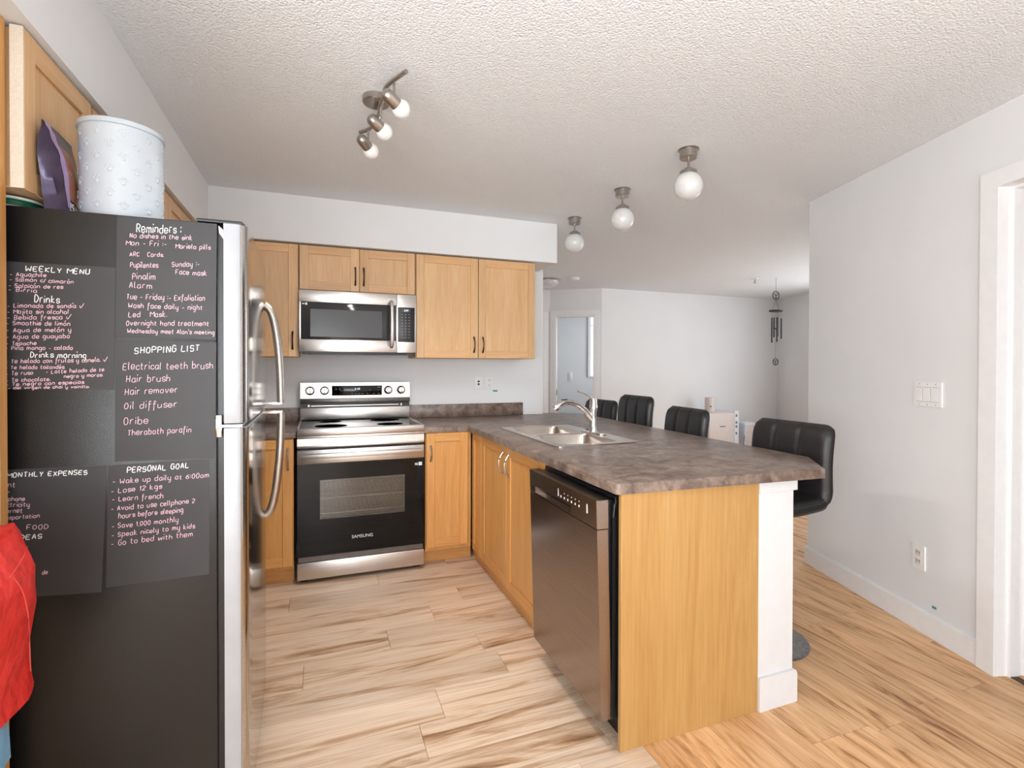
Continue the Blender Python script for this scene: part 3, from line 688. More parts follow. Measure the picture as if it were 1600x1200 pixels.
text_mesh('clock_digits', '3:09', .018, (.562, 3.5975, 1.708), RB, M['display'], kp)
mb = MB()
for r in range(9):
    for q in range(3):
        x = .529+q*.024; z = 1.678-r*.020; mb.box(x, 3.598, z, x+.011, 3.5988, z+.006)
stuff(build('buttons', mb, M['grey_btn'], kp))
build('underside', MB().box(-.11, 3.64, 1.407, .62, 3.98, 1.425).box(-.07, 3.66, 1.402, .15, 3.80, 1.407).box(.30, 3.66, 1.402, .58, 3.80, 1.407), M['black'], mw)

# ================================================================== DISHWASHER
dw = empty('dishwasher', (1.2, 1.84, 0), 'stainless built-in dishwasher in the peninsula, door slightly ajar', 'dishwasher')
build('tub', MB().box(.962, 1.533, .10, 1.50, 2.133, .868), M['black'], dw)
build('toe_panel', box(1.0, 1.535, .0, 1.02, 2.13, .10), M['black'], dw)
def leanx(z): return .883+(.859-z)*.030
yA, yB_ = 1.536, 2.131
mb = MB().prism([(leanx(.095), .095), (leanx(.757), .757), (leanx(.757)+.043, .757), (leanx(.095)+.040, .095)], 1, yA, yB_)
dd = build('door', mb, M['steel_dw'], dw)
# control strip with pocket handle
zA, zB2 = .760, .859
mb = MB().prism([(leanx(zA), zA), (leanx(zB2), zB2), (leanx(zB2)+.046, zB2), (leanx(zA)+.044, zA)], 1, yA, 1.73)
mb.prism([(leanx(zA), zA), (leanx(zB2), zB2), (leanx(zB2)+.046, zB2), (leanx(zA)+.044, zA)], 1, 2.07, yB_)
mb.prism([(leanx(.795), .795), (leanx(zB2), zB2), (leanx(zB2)+.046, zB2), (leanx(.795)+.044, .795)], 1, 1.73, 2.07)
mb.prism([(leanx(zA), zA), (leanx(.767), .767), (leanx(.767)+.044, .767), (leanx(zA)+.044, zA)], 1, 1.73, 2.07)
mb.prism([(leanx(zA)+.03, .767), (leanx(zA)+.02, .795), (leanx(zA)+.044, .795), (leanx(zA)+.044, .767)], 1, 1.73, 2.07)
cs = build('control_strip', mb, M['steel_dw'], dw)
RPn = Matrix.Rotation(-math.pi/2, 4, 'Z') @ Matrix.Rotation(math.pi/2, 4, 'X')       # lettering facing -x
text_mesh('lettering', 'SAMSUNG', .013, (.8825, 2.085, .838), RPn, M['black'], cs, .0003)
build('vent', MB().box(.884, 2.075, .787, .888, 2.115, .790).box(.884, 2.075, .778, .888, 2.115, .781), M['black'], cs)
mb = MB()
for i in range(6): mb.box(.8838, 1.66+i*.030, .806, .8848, 1.667+i*.030, .814)
for i in range(5): mb.box(.8830, 1.66+i*.030, .826, .8840, 1.664+i*.030, .829)
mb.box(.8832, 1.60, .800, .8846, 1.606, .832).box(.8832, 1.835, .806, .8846, 1.839, .836)
stuff(build('button_print', mb, M['white'], cs))
build('gasket', MB().tube([(.945, 1.528, .80), (.950, 1.528, .845), (.958, 1.528, .866), (.975, 1.528, .872)], .005, 8).box(.944, 1.530, .10, .958, 1.534, .80), M['black'], dw)
build('inner_door', MB().box(.930, 1.545, .12, .957, 2.12, .855, .004), M['black'], dw)

# ================================================================== FRIDGE
Y0, Y1 = 1.60, 2.30; ZF = 1.705; ZS = 1.152
fg = empty('fridge', (-.47, 1.95, 0), 'black-sided fridge with stainless doors and curved handles, covered in chalkboard sheets', 'fridge')
build('body', box(-.93, Y0, .03, -.262, Y1, ZF, .004), M['blackpebble'], fg)
split(build('gasket', MB().box(-.262, Y0+.012, .06, -.246, Y1-.01, ZS-.01).box(-.262, Y0+.012, ZS+.012, -.246, Y1-.01, ZF-.01), M['black'], fg))
def fcurve(off=0.0):
    pts = [(-.204, Y0+.0025), (-.195, Y0+.008), (-.189, Y0+.017), (-.187, Y0+.030)]
    for i in range(1, 8):
        f = i/7; pts.append((-.187-.017*f+.004*math.sin(math.pi*f), Y0+.03+(Y1-Y0-.035)*f))
    return [(x-off, y+off*(.8 if i < 3 else 0)) for i, (x, y) in enumerate(pts)]
def fdoor(z0, z1):
    return MB().prism([(-.245, Y0), (-.214, Y0)]+fcurve(.0016)+[(-.214, Y1), (-.245, Y1)], 2, z0, z1, .0015)
def fskin(z0, z1):
    return MB().prism(fcurve(0)+fcurve(.0014)[::-1], 2, z0+.001, z1-.001)
for nm, z0, z1 in (('freezer_door', ZS+.006, ZF+.003), ('fridge_door', .05, ZS-.006)):
    d = build(nm, fdoor(z0, z1), M['steel_side'], fg); build('front_skin', fskin(z0, z1), M['steel_v'], d)
    yh = 2.215
    if nm == 'freezer_door':
        d['label'] = 'upper freezer door'
        hz = [(-.200, yh, 1.555), (-.180, yh, 1.535), (-.165, yh, 1.49), (-.152, yh, 1.40), (-.145, yh, 1.30), (-.142, yh, 1.20), (-.142, yh, 1.175)]
        ft = (-.21, 1.168)
    else:
        d['label'] = 'lower fridge door'
        hz = [(-.142, yh, 1.135), (-.142, yh, 1.10), (-.144, yh, 1.02), (-.150, yh, .93), (-.163, yh, .82), (-.180, yh, .755), (-.200, yh, .735)]
        ft = (-.21, 1.128)
    # smooth the handle line
    pts = []
    for i in range(len(hz)-1):
        p0 = Vector(hz[max(i-1, 0)]); p1 = Vector(hz[i]); p2 = Vector(hz[i+1]); p3 = Vector(hz[min(i+2, len(hz)-1)])
        for k in range(4):
            t_ = k/4; pts.append(.5*((2*p1)+(p2-p0)*t_+(2*p0-5*p1+4*p2-p3)*t_*t_+(3*p1-p0-3*p2+p3)*t_**3))
    pts.append(Vector(hz[-1]))
    h_ = build('handle', MB().tube(pts, .0150, 14, 1.0, (0, 1, 0)), M['nickel'], d)
    zz = 1.172 if nm == 'freezer_door' else 1.138
    build('bracket', box(-.205, yh-.010, zz-.006, -.135, yh+.010, zz+.006, .002), M['chrome'], h_)
build('hinge_cover', MB().prism([(-.31, Y0+.004), (-.20, Y0+.004), (-.195, Y0+.03), (-.20, Y0+.07), (-.31, Y0+.07)], 2, ZF+.003, ZF+.012, .002), M['black'], fg)
build('middle_hinge', MB().box(-.262, Y0-.002, ZS-.004, -.20, Y0+.06, ZS+.003).box(-.264, Y0-.004, ZS-.03, -.250, Y0+.001, ZS+.03, .001), M['chrome'], fg)
mb = MB()
for y in (1.65, 2.25): mb.cyl((-.3, y, 0), (-.3, y, .04), .02)
for y in (1.65, 2.25): mb.cyl((-.85, y, 0), (-.85, y, .04), .02)
split(build('foot', mb, M['black'], fg))
build('plastic_film', MB().prism([(-.258, 1.701), (-.247, 1.690), (-.246, 1.665), (-.250, 1.672), (-.256, 1.680)], 1, Y0+.006, Y0+.009), M['white'], fg)

# ---- handwriting: a single-stroke alphabet (x, y hex pairs; baseline 3, x-height 7, capitals 9)
G = {
'a': (5, '47 17 05 04 13 33 45;47 44 53'), 'b': (5, '0a 03;05 17 37 46 44 33 13 04'), 'c': (4, '46 37 17 06 04 13 33 44'), 'd': (5, '46 37 17 06 04 13 33 44;4a 43'),
'e': (5, '05 45 46 37 17 06 04 13 33 44'), 'f': (4, '39 2a 19 13 10;07 37'), 'g': (5, '46 37 17 06 04 13 33 45;47 41 30 10'), 'h': (5, '0a 03;05 17 37 46 43'),
'i': (1, '07 03;09 0a'), 'j': (2, '17 11 00;19 1a'), 'k': (5, '0a 03;37 05 43'), 'l': (2, '0a 04 13'), 'm': (7, '07 03;05 17 27 36 33;35 47 57 66 63'),
'n': (5, '07 03;05 17 37 46 43'), 'o': (5, '17 06 04 13 33 44 46 37 17'), 'p': (5, '07 00;06 17 37 46 44 33 13 04'), 'q': (5, '46 37 17 06 04 13 33 44;47 40'),
'r': (4, '07 03;05 17 37'), 's': (4, '46 37 17 06 15 35 44 33 13 04'), 't': (4, '19 14 23 33;07 37'), 'u': (5, '07 04 13 33 44;47 43'), 'v': (5, '07 23 47'),
'w': (7, '07 13 36 53 67'), 'x': (5, '07 43;47 03'), 'y': (5, '07 04 13 33 44;47 41 30 10'), 'z': (5, '07 47 03 43'),
'A': (5, '03 29 43;15 35'), 'B': (5, '03 09 39 48 36 06;36 45 44 33 03'), 'C': (5, '48 39 19 07 05 13 33 44'), 'D': (5, '03 09 29 47 45 23 03'),
'E': (5, '49 09 03 43;06 36'), 'F': (5, '49 09 03;06 36'), 'G': (5, '48 39 19 07 05 13 33 44 46 26'), 'H': (5, '09 03;49 43;06 46'), 'I': (2, '09 03'),
'J': (4, '39 34 23 13 04'), 'K': (5, '09 03;49 06 43'), 'L': (5, '09 03 43'), 'M': (6, '03 09 36 69 63'), 'N': (5, '03 09 43 49'), 'O': (5, '19 07 05 13 33 45 47 39 19'),
'P': (5, '03 09 39 48 47 36 06'), 'R': (5, '03 09 39 48 47 36 06;26 43'), 'S': (5, '48 39 19 08 07 16 36 45 44 33 13 04'), 'T': (5, '09 49;29 23'),
'U': (5, '09 04 13 33 44 49'), 'V': (5, '09 23 49'), 'W': (7, '09 13 36 53 69'), 'X': (5, '09 43;49 03'), 'Y': (5, '09 26 49;26 23'), 'Z': (5, '09 49 03 43'),
'0': (5, '19 07 05 13 33 45 47 39 19'), '1': (2, '07 19 13'), '2': (5, '08 19 39 48 47 03 43'), '6': (5, '49 28 06 04 13 33 44 45 36 06'),
'-': (4, '05 35'), '.': (1, '03 04'), ',': (1, '13 02'), ':': (1, '04 05;07 08'), '/': (3, '02 39'), "'": (1, '08 0a'), '~': (8, '07 23 7b'),
'ñ': (5, '07 03;05 17 37 46 43;09 1a 39 4a'), 'ó': (5, '17 06 04 13 33 44 46 37 17;19 3b'), 'é': (5, '05 45 46 37 17 06 04 13 33 44;19 3b'), 'í': (1, '07 03;09 2b'),
}
def catmull(pts, n=3):
    if len(pts) < 3: return pts
    out = []
    for i in range(len(pts)-1):
        p0 = pts[max(i-1, 0)]; p1 = pts[i]; p2 = pts[i+1]; p3 = pts[min(i+2, len(pts)-1)]
        for k in range(n):
            t_ = k/n; out.append(.5*((2*p1)+(p2-p0)*t_+(2*p0-5*p1+4*p2-p3)*t_*t_+(3*p1-p0-3*p2+p3)*t_**3))
    out.append(pts[-1]); return out
def write(mb, text, p0, p1, cap, wgt):
    """ribbon lettering on the fridge side (plane y = const) between two baseline points"""
    tot = 0; adv = []
    for ch in text:
        wd = G[ch][0] if ch in G else 3.0
        adv.append(tot); tot += wd+1.5
    tot -= 1.5; ex = (p1-p0)/tot; ez = Vector((0, 0, cap/6)) ; yk = p0.y
    for ch, a in zip(text, adv):
        if ch not in G: continue
        jy = random.uniform(-.35, .35); js = random.uniform(.9, 1.08); sl = .10
        for stt in G[ch][1].split(';'):
            pts = [Vector((int(q[0], 16), (int(q[1], 16)-3)*js)) for q in stt.split()]
            pts = [Vector((q.x+random.uniform(-.18, .18), q.y+random.uniform(-.18, .18))) for q in pts]
            pts = catmull(pts)
            W3 = [p0+ex*(a+q.x+q.y*sl)+ez*(q.y+jy) for q in pts]
            prev = None
            for i, q in enumerate(W3):
                d = W3[min(i+1, len(W3)-1)]-W3[max(i-1, 0)]; n_ = Vector((-d.z, 0, d.x))
                n_ = n_.normalized()*wgt/2 if n_.length > 1e-9 else Vector((wgt/2, 0, 0))
                cur = (mb.bm.verts.new(q+n_), mb.bm.verts.new(q-n_))
                if prev: mb.bm.faces.new((prev[0], prev[1], cur[1], cur[0]))
                prev = cur
YS = Y0-.0012
def Z1(x, y, off): return P(x/4, off+y/4, 1, YS-.0004)
def chalk_sheet(label, corners, heads, rows_):
    cs_ = [P(u, v, 1, Y0-.0006) for u, v in corners]
    mb = MB().prism([(p.x, p.z) for p in cs_], 1, Y0-.0010, Y0-.0002)
    s_ = build('chalkboard_sheet', mb, M['sheet']); tag(s_, label, 'sheet')
    for nm, L, mt, wg in (('heading', heads, 'chalk_w', .0019), ('writing', rows_, 'chalk_p', .0013)):
        mb = MB()
        for (tx, x0, y0, x1, y1, h, off) in L:
            a = Z1(x0, y0, off); b2 = Z1(x1, y1, off); cap = 1.07*abs(P(x0/4, off+(y0-h)/4, 1, YS).z-a.z)
            write(mb, tx, a, b2, cap, wg)
        stuff(build(nm, mb, M[mt], s_, False))
o3, o6 = 330, 600
chalk_sheet('chalkboard sheet headed WEEKLY MENU at upper left of the fridge side', [(2, 411), (180, 421), (178, 612), (2, 611)],
    [('WEEKLY MENU', 155, 385, 560, 405, 28, o3), ('Drinks', 215, 582, 370, 584, 38, o3), ('Drinks morning', 190, 926, 540, 928, 30, o3)],
    [('- Aguachile', 60, 418, 288, 422, 20, o3), ('- Salmón c/ camarón', 58, 448, 458, 464, 20, o3), ('- Salpicón de res', 52, 488, 392, 496, 20, o3), ('- Birria', 50, 512, 230, 522, 20, o3),
     ('- Limonada de sandía ~', 45, 614, 525, 616, 22, o3), ('- Mojito sin alcohol', 45, 652, 430, 653, 22, o3), ('- Bebida fresca ~', 45, 689, 445, 686, 22, o3), ('- Smoothie de limón', 40, 724, 438, 726, 22, o3),
     ('- Agua de melón y', 40, 768, 445, 764, 22, o3), ('- Agua de guayaba', 40, 810, 435, 803, 22, o3), ('- Tepache', 38, 850, 228, 848, 20, o3), ('- Piña mango - colado', 35, 880, 455, 876, 22, o3),
     ('- Te helado con frutas y canela. ~', 35, 964, 672, 950, 22, o3), ('- Te helado tailandés', 35, 1000, 402, 996, 20, o3), ('- Te ruso     - Latte helado de te', 38, 1040, 652, 1010, 20, o3), ('negro y moras.', 400, 1054, 645, 1042, 18, o3),
     ('- Te chocolate.', 38, 1080, 318, 1073, 20, o3), ('- Te negro con especias', 38, 1106, 525, 1088, 18, o3), ('- del virgen de chai y vainilla.', 52, 1126, 562, 1114, 14, o3)])
chalk_sheet('chalkboard sheet headed Reminders at upper right of the fridge side', [(182, 340), (338, 352), (337, 533), (180, 528)],
    [('Reminders :', 850, 140, 1130, 148, 46, o3)],
    [('No dishes in the sink', 808, 174, 1200, 188, 24, o3), ('Mon - Fri :-', 785, 222, 1040, 228, 26, o3), ('Marielo pills', 1095, 240, 1312, 246, 24, o3), ('ARC   Cards.', 808, 290, 1022, 294, 22, o3),
     ('Pupilentes', 812, 360, 985, 362, 28, o3), ('Sunday :-', 1072, 355, 1245, 351, 26, o3), ('Face mask', 1095, 402, 1292, 410, 26, o3), ('Pinalim', 825, 434, 970, 437, 32, o3), ('Alarm', 805, 490, 950, 493, 32, o3),
     ('Tue - Friday :- Exfoliation', 790, 558, 1280, 567, 28, o3), ('Wash face daily - night', 800, 612, 1265, 625, 26, o3), ('Led   Mask.', 803, 670, 1045, 667, 28, o3),
     ('Overnight hand treatment', 788, 724, 1305, 723, 26, o3), ("Wednesday meet Alan's meeting", 795, 770, 1340, 777, 22, o3)])
chalk_sheet('chalkboard sheet headed SHOPPING LIST in the middle right of the fridge side', [(180, 534), (338, 537), (336, 718), (180, 724)],
    [('SHOPPING LIST', 840, 900, 1248, 880, 34, o3)],
    [('Electrical teeth brush', 770, 1000, 1332, 990, 36, o3), ('Hair brush', 790, 1080, 1065, 1070, 36, o3), ('Hair remover', 782, 1158, 1112, 1140, 34, o3),
     ('Oil diffuser', 778, 165, 1110, 152, 34, o6), ('Oribe', 775, 262, 930, 257, 36, o6), ('Therabath parafin', 800, 332, 1198, 308, 30, o6)])
chalk_sheet('chalkboard sheet headed PERSONAL GOAL at lower right of the fridge side', [(170, 730), (328, 719), (328, 899), (167, 921)],
    [('PERSONAL GOAL', 798, 566, 1185, 530, 30, o6)],
    [('- Wake up daily at 6:00am', 708, 634, 1310, 590, 26, o6), ('- Lose 12 kgs', 698, 694, 1015, 662, 26, o6), ('- Learn french', 705, 744, 1025, 722, 26, o6), ('- Avoid to use cellphone 2', 700, 804, 1222, 750, 26, o6),
     ('hours before sleeping', 745, 850, 1150, 808, 26, o6), ('- Save 1,000 monthly', 703, 914, 1120, 868, 26, o6), ('- Speak nicely to my kids', 702, 968, 1222, 908, 26, o6), ('- Go to bed with them', 700, 1022, 1210, 960, 28, o6)])
chalk_sheet('chalkboard sheet headed MONTHLY EXPENSES at lower left, partly behind the red bag', [(-4, 738), (168, 730), (160, 928), (-6, 940)],
    [('MONTHLY EXPENSES', 45, 598, 550, 576, 26, o6), ('IDEAS', 110, 986, 270, 976, 26, o6)],
    [('Rent', -5, 660, 100, 656, 28, o6), ('Car', -14, 706, 68, 703, 24, o6), ('Cellphone', -15, 748, 160, 740, 22, o6), ('Electricity', -20, 784, 190, 777, 24, o6), ('Internet', -12, 824, 145, 816, 24, o6),
     ('Transportation', -25, 866, 252, 846, 22, o6), ('Apps', -18, 908, 75, 900, 22, o6), ('& FOOD', 120, 924, 308, 916, 26, o6), ('de', 270, 1205, 304, 1197, 20, o6)])

# ---- things on top of the fridge
bn = empty('storage_bin', (-.510, 1.724, ZF), 'round white bin with embossed paw prints standing on the fridge', 'bin')
BX, BY, BR = -.510, 1.724, .094
build('drum', MB().lathe([(BR-.006, 0), (BR, .004), (BR+.001, .246), (BR-.004, .248), (BR-.004, .02), (0, .02)], (BX, BY, ZF), seg=64), M['whitebin'], bn)
build('lid', MB().lathe([(0, .262), (BR-.002, .262), (BR+.004, .258), (BR+.005, .246), (BR+.001, .244), (BR-.004, .244), (BR-.004, .252), (0, .252)], (BX, BY, ZF), seg=64), M['whitebin'], bn)
def paw(ang, z):
    mb = MB(); R0 = BR+.0008
    for (du, dv, r) in ((0, -.004, .0062), (-.009, .004, .0033), (-.0035, .0085, .0034), (.0035, .0085, .0034), (.009, .004, .0033)):
        a = ang+du/R0; q = Vector((math.cos(a), math.sin(a), 0)).to_track_quat('Z', 'Y')
        mb.sphere((BX+R0*math.cos(a), BY+R0*math.sin(a), ZF+z+dv), r, 10, (1, 1, .35), q)
    return mb
for row in range(7):
    z = .032+row*.032
    for cI in range(6):
        ang = math.radians(-180+cI*36+(18 if row % 2 else 0))
        build('paw_print', paw(ang, z), M['whitebin'], bn)
# food bag
fb = empty('food_bag', (-.62, 1.68, ZF), 'purple foil food bag leaning by the white bin on the fridge', 'bag')
# gusset side faces the viewer, printed front faces right
p_ = {'bl': (-.672, 1.655), 'br': (-.628, 1.642), 'fl': (-.655, 1.76), 'fr': (-.588, 1.735)}
def loft(rings):
    mb = MB(); R_ = [[mb.bm.verts.new(p) for p in r] for r in rings]; n_ = len(R_[0])
    for A_, B_ in zip(R_, R_[1:]):
        for i in range(n_): mb.bm.faces.new((A_[i], A_[(i+1) % n_], B_[(i+1) % n_], B_[i]))
    mb.bm.faces.new(R_[0][::-1]); mb.bm.faces.new(R_[-1]); bmesh.ops.recalc_face_normals(mb.bm, faces=mb.bm.faces[:]); return mb
rings = []; front = []
def key(tab, f):
    for (f0, v0), (f1, v1) in zip(tab, tab[1:]):
        if f <= f1: t_ = (f-f0)/(f1-f0); t_ = t_*t_*(3-2*t_); return v0+(v1-v0)*t_
    return tab[-1][1]
for i in range(19):
    f = i/18; z = ZF+.222*f
    xl = key([(0, -.638), (.25, -.645), (.7, -.650), (1, -.642)], f); xs_ = key([(0, -.590), (.35, -.598), (.6, -.604), (.85, -.624), (1, -.638)], f)
    xf_ = key([(0, -.620), (.4, -.622), (.7, -.632), (1, -.640)], f); cr = .014*min(1, f*5)*max(0, 1-f*1.0)+.002
    yb = 1.606+.004*math.sin(f*7); yf = key([(0, 1.76), (.8, 1.78), (1, 1.77)], f); xm = (xl+xs_)/2+.003*math.sin(f*11)
    ring = [(xl, yb+.004, z), (xm, yb+cr, z), (xs_, yb, z-.002), (xs_*.45+xf_*.55+.010*math.sin(math.pi*min(1, f*1.05)), (yb+yf)/2, z), (xf_, yf, z-.004*f), (xl-.0005, yf, z-.004*f)]
    rings.append(ring); front.append((ring[2], ring[3], ring[4]))
build('pouch', loft(rings), M['purple'], fb)
def panel(j0, j1, off, sel0=0, sel1=1.0, ilo=0, ihi=18):
    mb = MB(); prev = None
    for i in range(ilo, ihi+1):
        a, b2, c_ = [Vector(q) for q in front[i]]
        def at(t_): return (a.lerp(b2, t_*2) if t_ < .5 else b2.lerp(c_, t_*2-1)) + Vector((off, 0, 0))
        cur = [mb.bm.verts.new(at(sel0+(sel1-sel0)*k/4)) for k in range(5)]
        if prev:
            for k in range(4): mb.bm.faces.new((prev[k], prev[k+1], cur[k+1], cur[k]))
        prev = cur
    return mb
build('lilac_band', panel(0, 1, .0012, .0, .20, 1, 18), M['lilac'], fb)
build('printed_picture', panel(0, 1, .0014, .20, .97, 3, 14), M['picture'], fb)
RPx = Matrix.Rotation(math.pi/2, 4, 'Z') @ Matrix.Rotation(math.pi/2, 4, 'X')
text_mesh('lettering', '25', .030, (-.597, 1.650, ZF+.018), RPx, M['chalk_w'], fb, .0006)
ld = build('round_lid', MB().lathe([(0, 0), (.060, 0), (.062, .003), (.062, .010), (.058, .012), (.058, .022), (.062, .024), (.062, .031), (.058, .034), (0, .034)], (-.735, 1.69, ZF), seg=40), M['green'])
tag(ld, 'stacked green and white round lids on the fridge under the cabinet', 'lid')
build('white_rim', MB().lathe([(.0625, .002), (.064, .003), (.064, .008), (.0625, .009)], (-.735, 1.69, ZF), seg=40), M['white'], ld)
build('white_rim', MB().lathe([(.0625, .025), (.064, .026), (.064, .031), (.0625, .032)], (-.735, 1.69, ZF), seg=40), M['white'], ld)

# ---- red bag and blue cloth hanging from the pantry
def cloth(name, prof, ycen, hw, xback, mat, seed, wob):
    """hanging bag: prof rows of (z, half depth factor, x front, y far edge)"""
    random.seed(seed); ph = [random.uniform(0, 6.28) for _ in range(6)]; rings = []
    nseg = 36
    for z, xf_, yfar in prof:
        y0 = ycen-hw; cy_ = (y0+yfar)/2; ry = (yfar-y0)/2; cx_ = (xback+xf_)/2; rx = (xf_-xback)/2; ring = []
        for k in range(nseg):
            a = 2*math.pi*k/nseg; ca, sa = math.cos(a), math.sin(a)
            ex = abs(ca)**.55*(1 if ca > 0 else -1); ey = abs(sa)**.6*(1 if sa > 0 else -1)
            w_ = 1+wob*(math.sin(3*a+z*22+ph[0])*.5+math.sin(5*a-z*35+ph[1])*.35+math.sin(9*a+z*60+ph[2])*.2)
            x = cx_+rx*ex*(w_ if ca > 0 else 1); ring.append((max(x, xback), cy_+ry*ey, z+.006*math.sin(4*a+ph[3])))
        rings.append(ring)
    return loft(rings)
XB = -.672
def redx(v): return P(0, v, 1, 1.3).z
edge = [(825, 33), (838, 44), (855, 52), (870, 62), (888, 69), (910, 70), (930, 68), (955, 63), (985, 60), (1010, 57), (1040, 57), (1058, 60), (1070, 66), (1080, 50), (1088, 30)]
prof = []
for v_, u_ in edge:
    p3 = P(u_, v_, 1, 1.30); prof.append((p3.z, p3.x+.004, 1.32))
prof = prof[::-1]
rb = empty('cloth_bag', (-.6, 1.2, prof[0][0]), 'crumpled red nylon bag hanging at the lower left edge', 'bag')
build('bag_body', cloth('bag', prof, 1.2, .16, XB, M['red'], 3, .10), M['red'], rb)
from mathutils.bvhtree import BVHTree
bg_ = rb.children[0]; off_ = wloc(bg_)
tree = BVHTree.FromPolygons([v.co+off_ for v in bg_.data.vertices], [tuple(p.vertices) for p in bg_.data.polygons])
eye = Vector((0, 0, CAM_H))
for pth in ([(40, 828), (44, 842), (43, 858), (36, 876), (26, 892), (16, 906)], [(20, 905), (30, 916), (38, 932), (43, 952), (46, 975), (49, 1000), (50, 1025), (49, 1052)]):
    hit = []
    for u, v in pth:
        q = P(u, v, 1, 1.3); h0 = tree.ray_cast(eye, (q-eye).normalized())
        if h0[0] is not None: hit.append(h0[0]+h0[1]*.0005)
    if len(hit) > 2:
        for k_ in range(2): hit = [hit[0]]+[x for a_, b_2 in zip(hit, hit[1:]) for x in (a_.lerp(b_2, .25), a_.lerp(b_2, .75))]+[hit[-1]]
        build('seam', MB().tube(hit, .0011, 6), M['redseam'], rb)
build('strap', MB().tube([(-.662, 1.22, prof[-1][0]-.01), (-.668, 1.215, 1.06), (-.672, 1.21, 1.10)], .005, 8), M['red'], rb)
prof2 = []
for v_, u_ in [(1090, 42), (1093, 36), (1096, 30), (1104, 20), (1115, 22), (1130, 27), (1150, 30), (1180, 32)]:
    p3 = P(u_, v_, 1, 1.28); prof2.append((p3.z, p3.x+.002, 1.29))
prof2 = prof2[::-1]
bb = build('cloth_bag', cloth('blue', prof2, 1.2, .12, XB, M['blue'], 5, .07), M['blue'])
tag(bb, 'light blue cloth bag hanging beneath the red one', 'bag')

# ================================================================== OUTLETS, SWITCHES, STICKERS
def wall_plate(label, cat, x0, x1, z0, z1, kind):
    o = empty('wall_outlet', ((x0+x1)/2, YB-.001, z0), label, cat)
    build('plate', box(x0, YB-.007, z0, x1, YB-.0005, z1, .002), M['white'], o); xc = (x0+x1)/2; zc = (z0+z1)/2
    if kind == 'data': build('jack', MB().box(xc-.008, YB-.009, zc+.004, xc+.008, YB-.006, zc+.018).box(xc-.008, YB-.009, zc-.018, xc+.008, YB-.006, zc-.004), M['black'], o)
    else:
        for s_ in (1, -1):
            s0 = build('socket', MB().box(xc-.015, YB-.0085, zc+s_*.021-.014, xc+.015, YB-.006, zc+s_*.021+.014, .004), M['white'], o)
            build('slots', MB().box(xc-.008, YB-.0092, zc+s_*.021-.002, xc-.0055, YB-.0083, zc+s_*.021+.008).box(xc+.0055, YB-.0092, zc+s_*.021-.002, xc+.008, YB-.0083, zc+s_*.021+.008).sphere((xc, YB-.0085, zc+s_*.021-.008), .0025, 8), M['black'], s0)
wall_plate('white wall plate with two black data jacks above the backsplash', 'outlet', 1.173, 1.243, 1.143, 1.24, 'data')
wall_plate('white double power outlet right of the data jack plate', 'outlet', 1.266, 1.334, 1.142, 1.24, 'power')
s_ = build('wall_sticker', box(1.333, YB-.0012, 1.117, 1.372, YB-.0002, 1.131), M['sticker']); tag(s_, 'small teal sticker below the kitchen power outlet', 'sticker')
def rplate(mb, s0, s1, z0, z1, o0, o1): return rbox(mb, s0, s1, z0, z1, o0, o1)
sw = empty('light_switch', RW(-.937, 1.128, 0), 'white triple rocker light switch on the right wall', 'switch')
build('plate', rplate(MB(), -.858, -1.014, 1.128, 1.246, -.007, -.0005), M['white'], sw)
for i in range(3):
    s0 = -.872-i*.046
    build('switch_surround', rplate(MB(), s0, s0-.036, 1.150, 1.222, -.0078, -.0065), M['grey_btn'], sw)
    build('rocker', rplate(MB(), s0-.0015, s0-.0345, 1.1515, 1.2205, -.0105, -.007), M['white'], sw)
mb = MB()
for i in range(3):
    for z in (1.137, 1.237): p0 = RW(-.89-i*.046, z, -.0072); mb.sphere(p0, .0024, 8)
split(build('screw', mb, M['grey_btn'], sw))
po = empty('wall_outlet', RW(-.892, .306, 0), 'white power outlet low on the right wall below the switch', 'outlet')
build('plate', rplate(MB(), -.856, -.928, .309, .428, -.007, -.0005), M['white'], po)
for z in (.347, .390):
    so = build('socket', rplate(MB(), -.876, -.908, z-.014, z+.014, -.009, -.006), M['ac'], po)
    mb = rplate(MB(), -.884, -.887, z-.002, z+.008, -.0098, -.0088); rplate(mb, -.898, -.901, z-.002, z+.008, -.0098, -.0088); build('slots', mb, M['black'], so)
s_ = build('wall_sticker', rplate(MB(), -.966, -.990, .145, .158, -.0012, -.0002), M['sticker']); tag(s_, 'small teal sticker above the right baseboard', 'sticker')
s2 = empty('light_switch', (4.38, 8.60, 1.07), 'white light switch on the bedroom wall seen through the hall doorway', 'switch')
build('plate', box(4.335, 8.592, 1.07, 4.425, 8.5995, 1.24, .002), M['white'], s2)
build('rocker', box(4.36, 8.588, 1.11, 4.40, 8.593, 1.20, .001), M['white'], s2)

# ================================================================== CEILING LIGHTS
def globe(x, y, label):
    o = empty('globe_light', (x, y, H), label, 'light', 'opal globe ceiling lights above the peninsula')
    build('canopy', MB().lathe([(0, -.001), (.052, -.001), (.052, -.004), (.044, -.006), (.044, -.044), (.041, -.047), (0, -.047)], (x, y, H), seg=40), M['nickel'], o)
    build('stem', MB().cyl((x, y, H-.045), (x, y, H-.105), .006), M['nickel'], o)
    build('collar', MB().lathe([(0, -.096), (.019, -.096), (.021, -.099), (.021, -.109), (.041, -.110), (.043, -.113), (.043, -.134), (.038, -.136), (0, -.136)], (x, y, H), seg=40), M['nickel'], o)
    pr = [(.036, -.124)]
    for i in range(1, 20):
        a = math.radians(30+150*i/19); pr.append((.072*math.sin(a), -.186+.072*math.cos(a)))
    pr[-1] = (0, -.258)
    build('globe', MB().lathe(pr, (x, y, H), seg=40), M['opal'], o)
globe(1.766, 2.150, 'opal globe ceiling light on nickel stem, nearest and largest of three')
